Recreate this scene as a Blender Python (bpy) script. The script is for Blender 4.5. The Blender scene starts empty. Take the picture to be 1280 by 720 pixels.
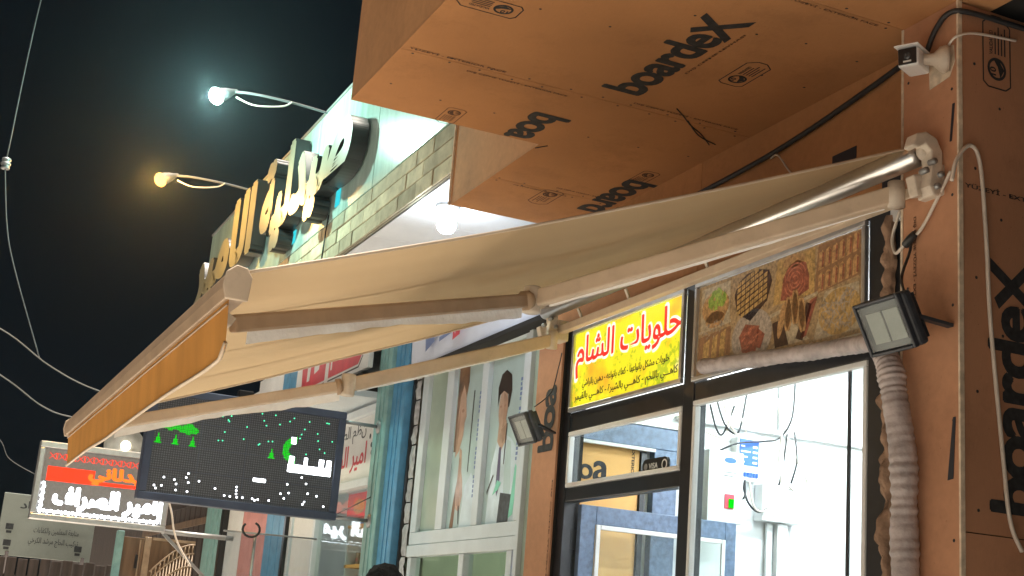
import bpy, math, random
from mathutils import Vector, Matrix, noise
random.seed(7)
R = math.radians
sc = bpy.context.scene
COL = sc.collection

# ------------------------------------------------------------------ camera
# X runs along the shop fronts (the street recedes to -X), Y runs into the buildings, Z is up
YAW, PITCH, ROLL = R(23.3), R(14.65), R(4.585)
fw = Vector((-math.cos(YAW)*math.cos(PITCH), math.sin(YAW)*math.cos(PITCH), math.sin(PITCH)))
rt = fw.cross(Vector((0, 0, 1))).normalized()
up = rt.cross(fw)
rt2 = rt*math.cos(ROLL) + up*math.sin(ROLL)
up2 = up*math.cos(ROLL) - rt*math.sin(ROLL)
cam = bpy.data.cameras.new('camera')
cam.sensor_fit = 'HORIZONTAL'; cam.sensor_width = 36; cam.lens = 1700/1280*36
cam.clip_start = .05; cam.clip_end = 600
co = bpy.data.objects.new('camera', cam); COL.objects.link(co)
co.matrix_world = Matrix((( rt2.x, up2.x, -fw.x, 0), (rt2.y, up2.y, -fw.y, -3.165), (rt2.z, up2.z, -fw.z, 1.6), (0, 0, 0, 1)))
sc.camera = co

# ------------------------------------------------------------------ night sky and the street's overhead light
SUN_EL, SUN_AZ = R(87), R(100)          # azimuth as atan2(y, x) of the direction towards the light
w = bpy.data.worlds.new('World'); sc.world = w; w.use_nodes = True
nt = w.node_tree; bg = nt.nodes['Background']
sky = nt.nodes.new('ShaderNodeTexSky'); sky.sky_type = 'NISHITA'; sky.sun_disc = False
sky.sun_elevation = SUN_EL; sky.sun_rotation = R(90) - SUN_AZ
tint = nt.nodes.new('ShaderNodeMixRGB'); tint.blend_type = 'MULTIPLY'; tint.inputs[0].default_value = 1
tint.inputs[2].default_value = (.7, .85, 1, 1)
nt.links.new(sky.outputs[0], tint.inputs[1]); nt.links.new(tint.outputs[0], bg.inputs[0])
bg.inputs[1].default_value = .0004
sd = bpy.data.lights.new('sun', 'SUN'); sd.energy = 4.2; sd.angle = R(16); sd.color = (1, .90, .78)
so = bpy.data.objects.new('sun', sd); COL.objects.link(so)
tosun = Vector((math.cos(SUN_EL)*math.cos(SUN_AZ), math.cos(SUN_EL)*math.sin(SUN_AZ), math.sin(SUN_EL)))
so.rotation_euler = tosun.to_track_quat('Z', 'Y').to_euler(); so.location = (-5, -6, 14)
sc.view_settings.view_transform = 'Standard'; sc.view_settings.look = 'None'
sc.view_settings.exposure = 1.5; sc.view_settings.gamma = 1; sc.view_settings.use_curve_mapping = False
sc.render.engine = 'CYCLES'
sc.cycles.use_denoising = True
sc.cycles.max_bounces = 8; sc.cycles.diffuse_bounces = 4; sc.cycles.transparent_max_bounces = 16
sc.cycles.sample_clamp_indirect = 6

# ------------------------------------------------------------------ materials
M = {}
def mat(name, col, rough=.6, metal=0, var=.12, scale=6, bump=0, bscale=60, spec=.5, emit=None, es=0, stretch=None, dirt=0, dirtcol=(.05, .04, .03), alpha=None, transl=0, coat=0, rnd=0):
    m = bpy.data.materials.new(name); m.use_nodes = True; M[name] = m
    t = m.node_tree; p = t.nodes['Principled BSDF']; L = t.links
    p.inputs['Roughness'].default_value = rough; p.inputs['Metallic'].default_value = metal
    p.inputs['Specular IOR Level'].default_value = spec
    p.inputs['Coat Weight'].default_value = coat
    tc = t.nodes.new('ShaderNodeTexCoord'); mp = t.nodes.new('ShaderNodeMapping')
    L.new(tc.outputs['Object'], mp.inputs[0])
    if stretch: mp.inputs['Scale'].default_value = stretch
    n = t.nodes.new('ShaderNodeTexNoise'); n.inputs['Scale'].default_value = scale; n.inputs['Detail'].default_value = 8
    L.new(mp.outputs[0], n.inputs[0])
    r = t.nodes.new('ShaderNodeValToRGB'); L.new(n.outputs[0], r.inputs[0])
    c = Vector(col[:3])
    r.color_ramp.elements[0].position = .3; r.color_ramp.elements[1].position = .72
    r.color_ramp.elements[0].color = (*(c*(1-var)), 1); r.color_ramp.elements[1].color = (*[min(1, v*(1+var)) for v in c], 1)
    out = r.outputs[0]
    if rnd:
        oi = t.nodes.new('ShaderNodeObjectInfo'); mr = t.nodes.new('ShaderNodeMapRange'); mr.inputs[3].default_value = 1-rnd; mr.inputs[4].default_value = 1+rnd*.7
        L.new(oi.outputs['Random'], mr.inputs[0]); mu = t.nodes.new('ShaderNodeMixRGB'); mu.blend_type = 'MULTIPLY'; mu.inputs[0].default_value = 1
        L.new(out, mu.inputs[1]); L.new(mr.outputs[0], mu.inputs[2]); out = mu.outputs[0]
    if dirt:
        n2 = t.nodes.new('ShaderNodeTexNoise'); n2.inputs['Scale'].default_value = scale*2.3; n2.inputs['Detail'].default_value = 10; n2.inputs['Roughness'].default_value = .75
        L.new(tc.outputs['Object'], n2.inputs[0])
        r2 = t.nodes.new('ShaderNodeValToRGB'); r2.color_ramp.elements[0].position = .52; r2.color_ramp.elements[1].position = .75
        r2.color_ramp.elements[0].color = (0, 0, 0, 1); r2.color_ramp.elements[1].color = (dirt, dirt, dirt, 1)
        L.new(n2.outputs[0], r2.inputs[0])
        mx = t.nodes.new('ShaderNodeMixRGB'); L.new(r2.outputs[0], mx.inputs[0]); L.new(out, mx.inputs[1]); mx.inputs[2].default_value = (*dirtcol, 1)
        out = mx.outputs[0]
    L.new(out, p.inputs['Base Color'])
    if bump:
        nb = t.nodes.new('ShaderNodeTexNoise'); nb.inputs['Scale'].default_value = bscale; nb.inputs['Detail'].default_value = 6
        L.new(mp.outputs[0], nb.inputs[0])
        b = t.nodes.new('ShaderNodeBump'); b.inputs['Strength'].default_value = bump; b.inputs['Distance'].default_value = .01
        L.new(nb.outputs[0], b.inputs['Height']); L.new(b.outputs[0], p.inputs['Normal'])
    if emit:
        p.inputs['Emission Color'].default_value = (*emit, 1); p.inputs['Emission Strength'].default_value = es
        if es and not metal and emit == 'base': pass
    if transl:
        tr = t.nodes.new('ShaderNodeBsdfTranslucent'); L.new(out, tr.inputs[0])
        mxs = t.nodes.new('ShaderNodeMixShader'); mxs.inputs[0].default_value = transl
        o = t.nodes['Material Output']; L.new(p.outputs[0], mxs.inputs[1]); L.new(tr.outputs[0], mxs.inputs[2]); L.new(mxs.outputs[0], o.inputs[0])
    if alpha is not None:
        tp = t.nodes.new('ShaderNodeBsdfTransparent')
        mxs = t.nodes.new('ShaderNodeMixShader'); mxs.inputs[0].default_value = alpha
        o = t.nodes['Material Output']; L.new(tp.outputs[0], mxs.inputs[1]); L.new(p.outputs[0], mxs.inputs[2]); L.new(mxs.outputs[0], o.inputs[0])
    return m

def glass(name, tintc=(.93, .97, .96), refl=1.0):
    m = bpy.data.materials.new(name); m.use_nodes = True; M[name] = m
    t = m.node_tree; t.nodes.remove(t.nodes['Principled BSDF']); L = t.links
    tp = t.nodes.new('ShaderNodeBsdfTransparent'); tp.inputs[0].default_value = (*tintc, 1)
    g = t.nodes.new('ShaderNodeBsdfGlossy'); g.inputs['Roughness'].default_value = .02
    f = t.nodes.new('ShaderNodeLayerWeight'); f.inputs[0].default_value = .5
    q = t.nodes.new('ShaderNodeMath'); q.operation = 'POWER'; q.inputs[1].default_value = 5; L.new(f.outputs['Facing'], q.inputs[0])
    k = t.nodes.new('ShaderNodeMath'); k.operation = 'MULTIPLY_ADD'; k.inputs[1].default_value = .28*refl; k.inputs[2].default_value = .035*refl
    L.new(q.outputs[0], k.inputs[0])
    mx = t.nodes.new('ShaderNodeMixShader'); L.new(k.outputs[0], mx.inputs[0]); L.new(tp.outputs[0], mx.inputs[1]); L.new(g.outputs[0], mx.inputs[2])
    L.new(mx.outputs[0], t.nodes['Material Output'].inputs[0])
    return m

def emis(name, col, s):
    m = bpy.data.materials.new(name); m.use_nodes = True; M[name] = m
    t = m.node_tree; t.nodes.remove(t.nodes['Principled BSDF'])
    e = t.nodes.new('ShaderNodeEmission'); e.inputs[0].default_value = (*col, 1); e.inputs[1].default_value = s
    t.links.new(e.outputs[0], t.nodes['Material Output'].inputs[0]); return m

def board_mat(name, col):
    m = mat(name, col, rough=.82, var=.13, scale=1.6, bump=.06, bscale=220, spec=.25, rnd=.08, dirt=.6, dirtcol=(col[0]*.62, col[1]*.6, col[2]*.6))
    t = m.node_tree; L = t.links; p = t.nodes['Principled BSDF']
    src = p.inputs['Base Color'].links[0].from_socket
    tc = t.nodes['Texture Coordinate']
    # fibre grain of the liner paper
    mp = t.nodes.new('ShaderNodeMapping'); mp.inputs['Scale'].default_value = (9, 160, 9)
    n = t.nodes.new('ShaderNodeTexNoise'); n.inputs['Scale'].default_value = 3; n.inputs['Detail'].default_value = 5
    L.new(tc.outputs['Object'], mp.inputs[0]); L.new(mp.outputs[0], n.inputs[0])
    mr = t.nodes.new('ShaderNodeMapRange'); mr.inputs[3].default_value = .86; mr.inputs[4].default_value = 1.14; L.new(n.outputs[0], mr.inputs[0])
    mul = t.nodes.new('ShaderNodeMixRGB'); mul.blend_type = 'MULTIPLY'; mul.inputs[0].default_value = 1
    L.new(src, mul.inputs[1]); L.new(mr.outputs[0], mul.inputs[2])
    # scattered specks
    v = t.nodes.new('ShaderNodeTexVoronoi'); v.inputs['Scale'].default_value = 26; L.new(tc.outputs['Object'], v.inputs[0])
    r = t.nodes.new('ShaderNodeValToRGB'); r.color_ramp.elements[0].position = .035; r.color_ramp.elements[1].position = .06
    r.color_ramp.elements[0].color = (.35, .3, .28, 1); r.color_ramp.elements[1].color = (1, 1, 1, 1); L.new(v.outputs['Distance'], r.inputs[0])
    mul2 = t.nodes.new('ShaderNodeMixRGB'); mul2.blend_type = 'MULTIPLY'; mul2.inputs[0].default_value = .55
    L.new(mul.outputs[0], mul2.inputs[1]); L.new(r.outputs[0], mul2.inputs[2]); L.new(mul2.outputs[0], p.inputs['Base Color'])
    return m

board_mat('board', (.51, .26, .115))
board_mat('board_pilaster', (.48, .25, .145))
mat('print_ink', (.026, .027, .03), rough=.8, var=.5, scale=40)
mat('print_faint', (.10, .045, .022), rough=.85, var=.3, scale=60)
mat('tape_dark', (.016, .022, .035), rough=.45)
mat('gypsum', (.62, .52, .40), rough=.9, var=.25, scale=30, bump=.3)
mat('dark_void', (.012, .011, .01), rough=.9)
mat('black_alu', (.016, .018, .022), rough=.35, spec=.5, var=.2, scale=12, dirt=.25, dirtcol=(.06, .06, .065))
mat('silver_alu', (.62, .63, .64), rough=.34, metal=.85, var=.1, scale=20)
mat('roller_steel', (.72, .72, .72), rough=.28, metal=1, var=.12, scale=6, stretch=(.4, 8, 8), dirt=.2, dirtcol=(.3, .28, .25))
mat('bead_white', (.66, .68, .68), rough=.45, var=.08, dirt=.25, dirtcol=(.3, .28, .25))
mat('blue_frame', (.10, .15, .24), rough=.5, var=.35, scale=30, bump=.05, dirt=.3, dirtcol=(.3, .34, .4))
mat('white_wall', (.74, .76, .77), rough=.85, var=.08, scale=3, bump=.1, bscale=25, dirt=.35, dirtcol=(.50, .51, .50))
mat('inner_board', (.70, .40, .14), rough=.8, var=.1, scale=4)
mat('awning_beige', (.55, .44, .33), rough=.5, var=.1, scale=8, dirt=.35, dirtcol=(.26, .2, .15))
mat('awning_brown', (.36, .25, .16), rough=.5, var=.12, scale=8, dirt=.3, dirtcol=(.14, .09, .06))
mat('plastic_beige', (.56, .49, .41), rough=.5, var=.12, scale=15, dirt=.5, dirtcol=(.24, .2, .17))
mat('film', (.93, .95, .97), rough=.25, var=.04, scale=30, bump=.4, bscale=40, alpha=.93)
mat('cable_black', (.02, .021, .024), rough=.5)
mat('cable_white', (.66, .60, .53), rough=.5, dirt=.3, dirtcol=(.35, .3, .26))
mat('duct', (.42, .37, .37), rough=.5, var=.25, scale=14, bump=.4, bscale=60, dirt=.55, dirtcol=(.22, .17, .16))
mat('foam', (.34, .22, .15), rough=.95, var=.3, scale=20, bump=.8, bscale=40)
mat('flood_body', (.028, .034, .046), rough=.45, var=.2, dirt=.35, dirtcol=(.1, .1, .1))
mat('flood_led', (.20, .20, .195), rough=.4, var=.06, scale=90)
mat('flood_glass_edge', (.05, .055, .06), rough=.15)
glass('glass'); glass('glass_green', (.90, .96, .93)); glass('perspex', (.66, .70, .74), 1.6)
mat('concrete', (.06, .058, .056), rough=.9, var=.2, scale=2, bump=.3, bscale=20)
mat('paving', (.62, .58, .52), rough=.85, var=.15, scale=3)
mat('white_soffit', (.72, .74, .78), rough=.6, var=.05, scale=4, dirt=.25, dirtcol=(.5, .52, .56))
mat('blue_trim', (.10, .42, .62), rough=.5)
mat('composite', (.42, .60, .56), rough=.22, var=.16, scale=3, stretch=(5, 5, .5), spec=.6, bump=.02, bscale=1.5, dirt=.3, dirtcol=(.26, .34, .30), rnd=.08)
mat('brick', (.52, .49, .36), rough=.9, var=.22, scale=9, bump=.5, bscale=30, dirt=.5, dirtcol=(.24, .21, .14), rnd=.28)
mat('mortar', (.28, .26, .19), rough=.95)
mat('letter_side', (.014, .015, .016), rough=.4)
mat('letter_face', (.21, .22, .17), rough=.35, var=.15, dirt=.3, dirtcol=(.16, .15, .1))
mat('letter_wood', (.55, .38, .22), rough=.5)
mat('teal_paint', (.20, .38, .38), rough=.5, var=.2, scale=10, dirt=.45, dirtcol=(.32, .38, .36))
mat('blue_paint', (.08, .26, .44), rough=.45, var=.2, scale=10, dirt=.35, dirtcol=(.2, .3, .36))
mat('white_alu', (.60, .66, .70), rough=.4, var=.06, dirt=.2, dirtcol=(.4, .42, .42))
mat('stone', (.40, .40, .41), rough=.95, var=.35, scale=18, bump=1.0, bscale=30, rnd=.25)
mat('poster_bg', (.42, .53, .53), rough=.3, var=.25, scale=2.2)
mat('poster_green', (.35, .43, .36), rough=.3, var=.2, scale=3); mat('pale_wall', (.62, .66, .50), rough=.8, var=.08)
mat('skin_print', (.50, .34, .25), rough=.35, var=.3, scale=7)
mat('skin_print_dark', (.36, .21, .14), rough=.35)
mat('skin_mid', (.38, .24, .17), rough=.35, var=.3, scale=9)
mat('hair_print', (.035, .022, .016), rough=.4)
mat('brown_print', (.20, .11, .06), rough=.4, var=.6, scale=9)
mat('coat_print', (.58, .68, .74), rough=.35, var=.22, scale=5)
mat('tie_print', (.12, .10, .18), rough=.4)
mat('green_print', (.22, .62, .46), rough=.4)
mat('banner', (.62, .66, .78), rough=.5, var=.08, scale=3, bump=.3, bscale=6)
mat('banner_blue', (.16, .22, .42), rough=.5)
mat('red_sign', (.62, .06, .09), rough=.35, var=.15)
mat('white_sign', (.72, .74, .74), rough=.4, var=.05)
mat('shop_white', (.70, .72, .72), rough=.6, var=.06, dirt=.2, dirtcol=(.5, .5, .48))
mat('pink_panel', (.52, .24, .22), rough=.6, var=.15)
mat('led_frame', (.06, .075, .12), rough=.35, var=.2, dirt=.3, dirtcol=(.10, .11, .14))
mat('iron_tan', (.34, .25, .17), rough=.55, var=.2, scale=14)
mat('wood_brown', (.16, .10, .06), rough=.7, var=.35, scale=4, stretch=(4, 4, .5), bump=.2)
mat('dark_wood', (.06, .045, .04), rough=.8, var=.4, scale=4, stretch=(5, 5, .5), bump=.2)
mat('dim_board', (.42, .48, .46), rough=.6, var=.12, scale=2, dirt=.35, dirtcol=(.25, .3, .28))
mat('dim_ink', (.06, .07, .08), rough=.6, var=.4, scale=30)
mat('grey_metal', (.32, .33, .34), rough=.45, metal=.6, dirt=.3, dirtcol=(.15, .13, .11))
mat('wire_dull', (.10, .11, .12), rough=.6)
mat('hair', (.005, .005, .005), rough=.85, spec=.15, bump=.8, bscale=120)
mat('skin', (.42, .26, .18), rough=.5)
mat('shirt', (.03, .035, .05), rough=.85)
mat('trousers', (.03, .03, .032), rough=.85)
mat('grey_box', (.60, .62, .62), rough=.5, var=.05)
mat('blue_label', (.03, .12, .62), rough=.35)
mat('white_box', (.78, .79, .80), rough=.45, var=.04)
mat('ceil_shade', (.75, .76, .78), rough=.4)
mat('rubber_black', (.012, .012, .013), rough=.35)
emis('tube_white', (.92, .97, 1), 80)
emis('tube_shop', (.95, 1, .95), 14)
emis('bulb_white', (.80, .92, 1), 38)
emis('lamp_cool', (.66, 1, .86), 30)
emis('lamp_warm', (1, .40, .07), 2.2)
emis('led_white', (.9, .96, 1), 4)
emis('led_red', (1, .035, .012), .9)
emis('led_orange', (1, .13, .015), .9)
emis('led_green', (.006, 1, .012), .36)
emis('led_teal', (.10, 1, .45), .6)
emis('halo_cyan', (.05, .75, .85), .35)
emis('strip_warm', (1, .88, .5), 3)
emis('lamp_small', (1, .86, .6), 4)

# the LED panel face: dark louvres in fine rows
def louvre():
    m = mat('led_panel', (.035, .038, .045), rough=.5, var=.15, scale=5)
    t = m.node_tree; p = t.nodes['Principled BSDF']; L = t.links
    tc = t.nodes['Texture Coordinate']; b = t.nodes.new('ShaderNodeTexBrick')
    b.inputs['Scale'].default_value = 1; b.inputs['Brick Width'].default_value = .016; b.inputs['Row Height'].default_value = .016; b.inputs['Mortar Size'].default_value = .003; b.offset = 0
    b.inputs['Color1'].default_value = (.15, .155, .175, 1); b.inputs['Color2'].default_value = (.125, .13, .15, 1); b.inputs['Mortar'].default_value = (.045, .048, .056, 1)
    mp = t.nodes.new('ShaderNodeMapping'); mp.inputs['Rotation'].default_value = (R(90), 0, R(90))
    sep = t.nodes.new('ShaderNodeSeparateXYZ'); cmb = t.nodes.new('ShaderNodeCombineXYZ')
    L.new(tc.outputs['Object'], sep.inputs[0]); L.new(sep.outputs[1], cmb.inputs[0]); L.new(sep.outputs[2], cmb.inputs[1])
    L.new(cmb.outputs[0], b.inputs['Vector']); L.new(b.outputs[0], p.inputs['Base Color'])
louvre()
# backlit yellow print with pastry-coloured clouds in it
def yellow():
    m = mat('yellow_print', (.8, .62, .02), rough=.3); t = m.node_tree; p = t.nodes['Principled BSDF']; L = t.links
    tc = t.nodes['Texture Coordinate']
    n = t.nodes.new('ShaderNodeTexNoise'); n.inputs['Scale'].default_value = 3.1; n.inputs['Detail'].default_value = 3; L.new(tc.outputs['Object'], n.inputs[0])
    r = t.nodes.new('ShaderNodeValToRGB'); L.new(n.outputs[0], r.inputs[0]); e = r.color_ramp.elements
    e[0].position = .36; e[0].color = (.72, .42, .03, 1); e[1].position = .46; e[1].color = (.76, .72, .02, 1)
    x = e.new(.70); x.color = (.76, .74, .03, 1); x = e.new(.8); x.color = (.85, .8, .35, 1)
    n2 = t.nodes.new('ShaderNodeTexNoise'); n2.inputs['Scale'].default_value = 34; n2.inputs['Detail'].default_value = 4; L.new(tc.outputs['Object'], n2.inputs[0])
    n3 = t.nodes.new('ShaderNodeTexNoise'); n3.inputs['Scale'].default_value = 4.3; L.new(tc.outputs['Object'], n3.inputs[0])
    mm = t.nodes.new('ShaderNodeMath'); mm.operation = 'MULTIPLY'; L.new(n2.outputs[0], mm.inputs[0]); L.new(n3.outputs[0], mm.inputs[1])
    r2 = t.nodes.new('ShaderNodeValToRGB'); L.new(mm.outputs[0], r2.inputs[0]); r2.color_ramp.elements[0].position = .30; r2.color_ramp.elements[1].position = .36
    r2.color_ramp.elements[1].color = (.85, .85, .85, 1)
    mx = t.nodes.new('ShaderNodeMixRGB'); L.new(r2.outputs[0], mx.inputs[0]); L.new(r.outputs[0], mx.inputs[1]); mx.inputs[2].default_value = (.36, .48, .02, 1)
    L.new(mx.outputs[0], p.inputs['Base Color']); L.new(mx.outputs[0], p.inputs['Emission Color']); p.inputs['Emission Strength'].default_value = .26
yellow()
for nm, c in (('lit_red', (.75, .03, .02)), ('lit_white', (.9, .88, .8)), ('lit_black', (.02, .015, .01))):
    mat(nm, c, rough=.35, var=.03, emit=c, es=.26)

# ------------------------------------------------------------------ mesh building
ORIGIN = {}
class MB:
    def __init__(s): s.v = []; s.f = []; s.mi = []; s.k = 0; s.sm = []; s.smooth = False
    def _add(s, vs, fs):
        b = len(s.v); s.v += [Vector(v) for v in vs]
        for f in fs: s.f.append([i+b for i in f]); s.mi.append(s.k); s.sm.append(s.smooth)
        return s
    def box(s, x0, x1, y0, y1, z0, z1, m=None):
        if x0 > x1: x0, x1 = x1, x0
        if y0 > y1: y0, y1 = y1, y0
        if z0 > z1: z0, z1 = z1, z0
        vs = [Vector((x, y, z)) for x in (x0, x1) for y in (y0, y1) for z in (z0, z1)]
        if m: vs = [m @ v for v in vs]
        return s._add(vs, [(0, 1, 3, 2), (4, 6, 7, 5), (0, 4, 5, 1), (2, 3, 7, 6), (0, 2, 6, 4), (1, 5, 7, 3)])
    def bar(s, a, b, wd, ht, upv=(0, 0, 1)):
        a = Vector(a); b = Vector(b); d = (b-a).normalized(); sd_ = d.cross(Vector(upv)).normalized(); u = sd_.cross(d)
        vs = []
        for p in (a, b):
            for i, j in ((-1, -1), (1, -1), (1, 1), (-1, 1)): vs.append(p + sd_*(i*wd/2) + u*(j*ht/2))
        return s._add(vs, [(3, 2, 1, 0), (4, 5, 6, 7), (0, 1, 5, 4), (1, 2, 6, 5), (2, 3, 7, 6), (3, 0, 4, 7)])
    def tube(s, pts, r, n=8, caps=True):
        pts = [Vector(p) for p in pts]; rings = []; s_old = s.smooth; s.smooth = True
        u = None
        for i, p in enumerate(pts):
            d = (pts[min(i+1, len(pts)-1)] - pts[max(i-1, 0)]).normalized()
            if u is None:
                u = d.cross(Vector((0, 0, 1)));
                if u.length < .1: u = d.cross(Vector((1, 0, 0)))
            u = (u - d*u.dot(d)).normalized(); v = d.cross(u)
            rr = r[i] if isinstance(r, (list, tuple)) else r
            rings.append([p + (u*math.cos(2*math.pi*k/n) + v*math.sin(2*math.pi*k/n))*rr for k in range(n)])
        vs = [q for g in rings for q in g]; fs = []
        for i in range(len(pts)-1):
            for k in range(n): fs.append((i*n+k, i*n+(k+1) % n, (i+1)*n+(k+1) % n, (i+1)*n+k))
        if caps: fs += [tuple(reversed(range(n))), tuple((len(pts)-1)*n+k for k in range(n))]
        s._add(vs, fs); s.smooth = s_old; return s
    def prism(s, poly, o, ux, uy, th):
        """poly in 2D (ccw seen from the +normal side), swept th along -normal; normal = ux x uy"""
        o = Vector(o); ux = Vector(ux); uy = Vector(uy); n = ux.cross(uy).normalized()
        k = len(poly); vs = [o + ux*p[0] + uy*p[1] for p in poly]
        if not th: return s._add(vs, [tuple(range(k))])
        vs += [v - n*th for v in vs[:k]]
        return s._add(vs, [tuple(range(k)), tuple(reversed(range(k, 2*k)))] + [(i, i+k, (i+1) % k + k, (i+1) % k) for i in range(k)])
    def ell(s, cx, cy, rx, ry, o, ux, uy, th, n=18, rot=0):
        c, q = math.cos(rot), math.sin(rot)
        return s.prism([(cx + rx*math.cos(a)*c - ry*math.sin(a)*q, cy + rx*math.cos(a)*q + ry*math.sin(a)*c) for a in [2*math.pi*i/n for i in range(n)]], o, ux, uy, th)
    def lathe(s, prof, o, axis, n=20):
        o = Vector(o); ax = Vector(axis).normalized(); u = ax.cross(Vector((0, 0, 1)))
        if u.length < .1: u = ax.cross(Vector((1, 0, 0)))
        u.normalize(); v = ax.cross(u); so_ = s.smooth; s.smooth = True
        vs = [o + ax*h + (u*math.cos(2*math.pi*k/n) + v*math.sin(2*math.pi*k/n))*r for r, h in prof for k in range(n)]
        fs = [(i*n+k, i*n+(k+1) % n, (i+1)*n+(k+1) % n, (i+1)*n+k) for i in range(len(prof)-1) for k in range(n)]
        s._add(vs, fs); s.smooth = so_; return s
    def grid(s, fn, nu, nv, th=0):
        so_ = s.smooth; s.smooth = True
        vs = [fn(i/nu, j/nv) for j in range(nv+1) for i in range(nu+1)]
        s._add(vs, [(j*(nu+1)+i, j*(nu+1)+i+1, (j+1)*(nu+1)+i+1, (j+1)*(nu+1)+i) for j in range(nv) for i in range(nu)]); s.smooth = so_; return s
    def text(s, body, o, ux, uy, width=None, height=None, bold=0, th=0, spacing=1.0, dup=True):
        """lettering laid at o (left end of the baseline), ux right, uy up; fitted to width (and height)"""
        V, F = font_mesh(body, 0, th > 0, spacing)
        if not V: return s
        x0 = min(v[0] for v in V); x1 = max(v[0] for v in V); y0 = min(v[1] for v in V); y1 = max(v[1] for v in V)
        sx = width/(x1-x0); sy = height/(y1-y0) if height else sx
        o = Vector(o); ux = Vector(ux); uy = Vector(uy); n = ux.cross(uy).normalized()
        bd = max(bold, .007); sh = [(bd*math.cos(a), bd*math.sin(a)) for a in [k*2*math.pi/8 + .3 for k in range(8 if bold > .03 else 5)]] + [(0, 0)]
        for q, (hx, hy) in enumerate(sh):
            s._add([o + ux*((v[0]-x0+hx)*sx) + uy*((v[1]-(y0 if height else 0)+hy)*sy) + n*((v[2]+.5)*th + .0001*q) for v in V], F)
        return s
    def build(s, name, m, parent=None, bevel=0, loc=None, solid=0, seg=2):
        me = bpy.data.meshes.new(name)
        if parent is not None: og = ORIGIN[parent.name]
        elif loc is not None: og = Vector(loc)
        else:
            xs = [v.x for v in s.v]; ys = [v.y for v in s.v]; zs = [v.z for v in s.v]
            og = Vector(((min(xs)+max(xs))/2, (min(ys)+max(ys))/2, min(zs)))
        me.from_pydata([v-og for v in s.v], [], s.f)
        mm = m if isinstance(m, (list, tuple)) else [m]
        for q in mm: me.materials.append(M[q])
        for p, k, q in zip(me.polygons, s.mi, s.sm): p.material_index = k; p.use_smooth = q
        me.update()
        o = bpy.data.objects.new(name, me); COL.objects.link(o)
        if parent is not None: o.parent = parent
        else: o.location = og
        ORIGIN[o.name] = og
        if solid: md = o.modifiers.new('solid', 'SOLIDIFY'); md.thickness = solid; md.offset = 0
        if name in ('print', 'small_print', 'panel_marks', 'terminal_block', 'cooling_fins', 'module_seam', 'bolt', 'hinge', 'lit_border', 'painted_halo', 'light_strip', 'tube_support', 'paper_crack'): o['kind'] = 'stuff'
        if bevel:
            md = o.modifiers.new('bevel', 'BEVEL'); md.width = bevel; md.segments = seg; md.limit_method = 'ANGLE'; md.angle_limit = R(40)
        return o
FC = {}
def font_mesh(body, bold, thick, spacing):
    key = (body, bold, thick, spacing)
    if key in FC: return FC[key]
    cu = bpy.data.curves.new('lettering', 'FONT'); cu.body = body; cu.size = 1; cu.offset = bold; cu.resolution_u = 4
    cu.extrude = .5 if thick else 0; cu.space_character = spacing; cu.fill_mode = 'BOTH' if thick else 'FRONT'
    ob = bpy.data.objects.new('lettering', cu); COL.objects.link(ob)
    bpy.context.view_layer.update()
    me = ob.to_mesh()
    V = [tuple(v.co) for v in me.vertices]; F = [tuple(p.vertices) for p in me.polygons]
    ob.to_mesh_clear(); bpy.data.objects.remove(ob); bpy.data.curves.remove(cu)
    FC[key] = (V, F); return V, F
AR = dict(zip('اأبةتثجحخدذرزسشصضطعغفقكلمنهوي', (0xFE8D, 0xFE83, 0xFE8F, 0xFE93, 0xFE95, 0xFE99, 0xFE9D, 0xFEA1, 0xFEA5, 0xFEA9, 0xFEAB, 0xFEAD, 0xFEAF, 0xFEB1, 0xFEB5, 0xFEB9, 0xFEBD, 0xFEC1, 0xFEC9, 0xFECD, 0xFED1, 0xFED5, 0xFED9, 0xFEDD, 0xFEE1, 0xFEE5, 0xFEE9, 0xFEED, 0xFEF1)))
def ar(t):
    out = []
    for i, c in enumerate(t):
        if c not in AR: out.append(c); continue
        nj = 'اأدذرزوة'
        pv = i > 0 and (t[i-1] == 'ـ' or (t[i-1] in AR and t[i-1] not in nj))
        nx = i < len(t)-1 and c not in nj and (t[i+1] == 'ـ' or t[i+1] in AR)
        out.append(chr(AR[c] + ((1 if pv else 0) if not nx else (3 if pv else 2))))
    return ''.join(reversed(out))
def tag(o, label=None, cat=None, group=None, kind=None):
    if label: o['label'] = label
    if cat: o['category'] = cat
    if group: o['group'] = group
    if kind: o['kind'] = kind
    return o
def thing(name, loc, label, cat, group=None):
    o = bpy.data.objects.new(name, None); COL.objects.link(o); o.location = loc; o.empty_display_size = .1
    ORIGIN[o.name] = Vector(loc); return tag(o, label, cat, group)
def B(x0, x1, y0, y1, z0, z1): return MB().box(x0, x1, y0, y1, z0, z1)
def curve_pts(pts, k=6):
    P = [Vector(p) for p in pts]; out = []
    for i in range(len(P)-1):
        a, b, c, d = P[max(i-1, 0)], P[i], P[i+1], P[min(i+2, len(P)-1)]
        for j in range(k):
            t = j/k; out.append(.5*((2*b) + (c-a)*t + (2*a-5*b+4*c-d)*t*t + (3*b-a-3*c+d)*t**3))
    out.append(P[-1]); return out
EX, EY, EZ = Vector((1, 0, 0)), Vector((0, 1, 0)), Vector((0, 0, 1))

# ================================================================== THE SETTING
tag(B(-120, 80, -90, 60, -.4, 0).build('ground', 'concrete'), kind='structure')
tag(B(-40, 8, -6, 4, .004, .16).build('pavement', 'paving'), kind='structure')  # out of view; widened and made pale to bounce light onto the soffit

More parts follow.
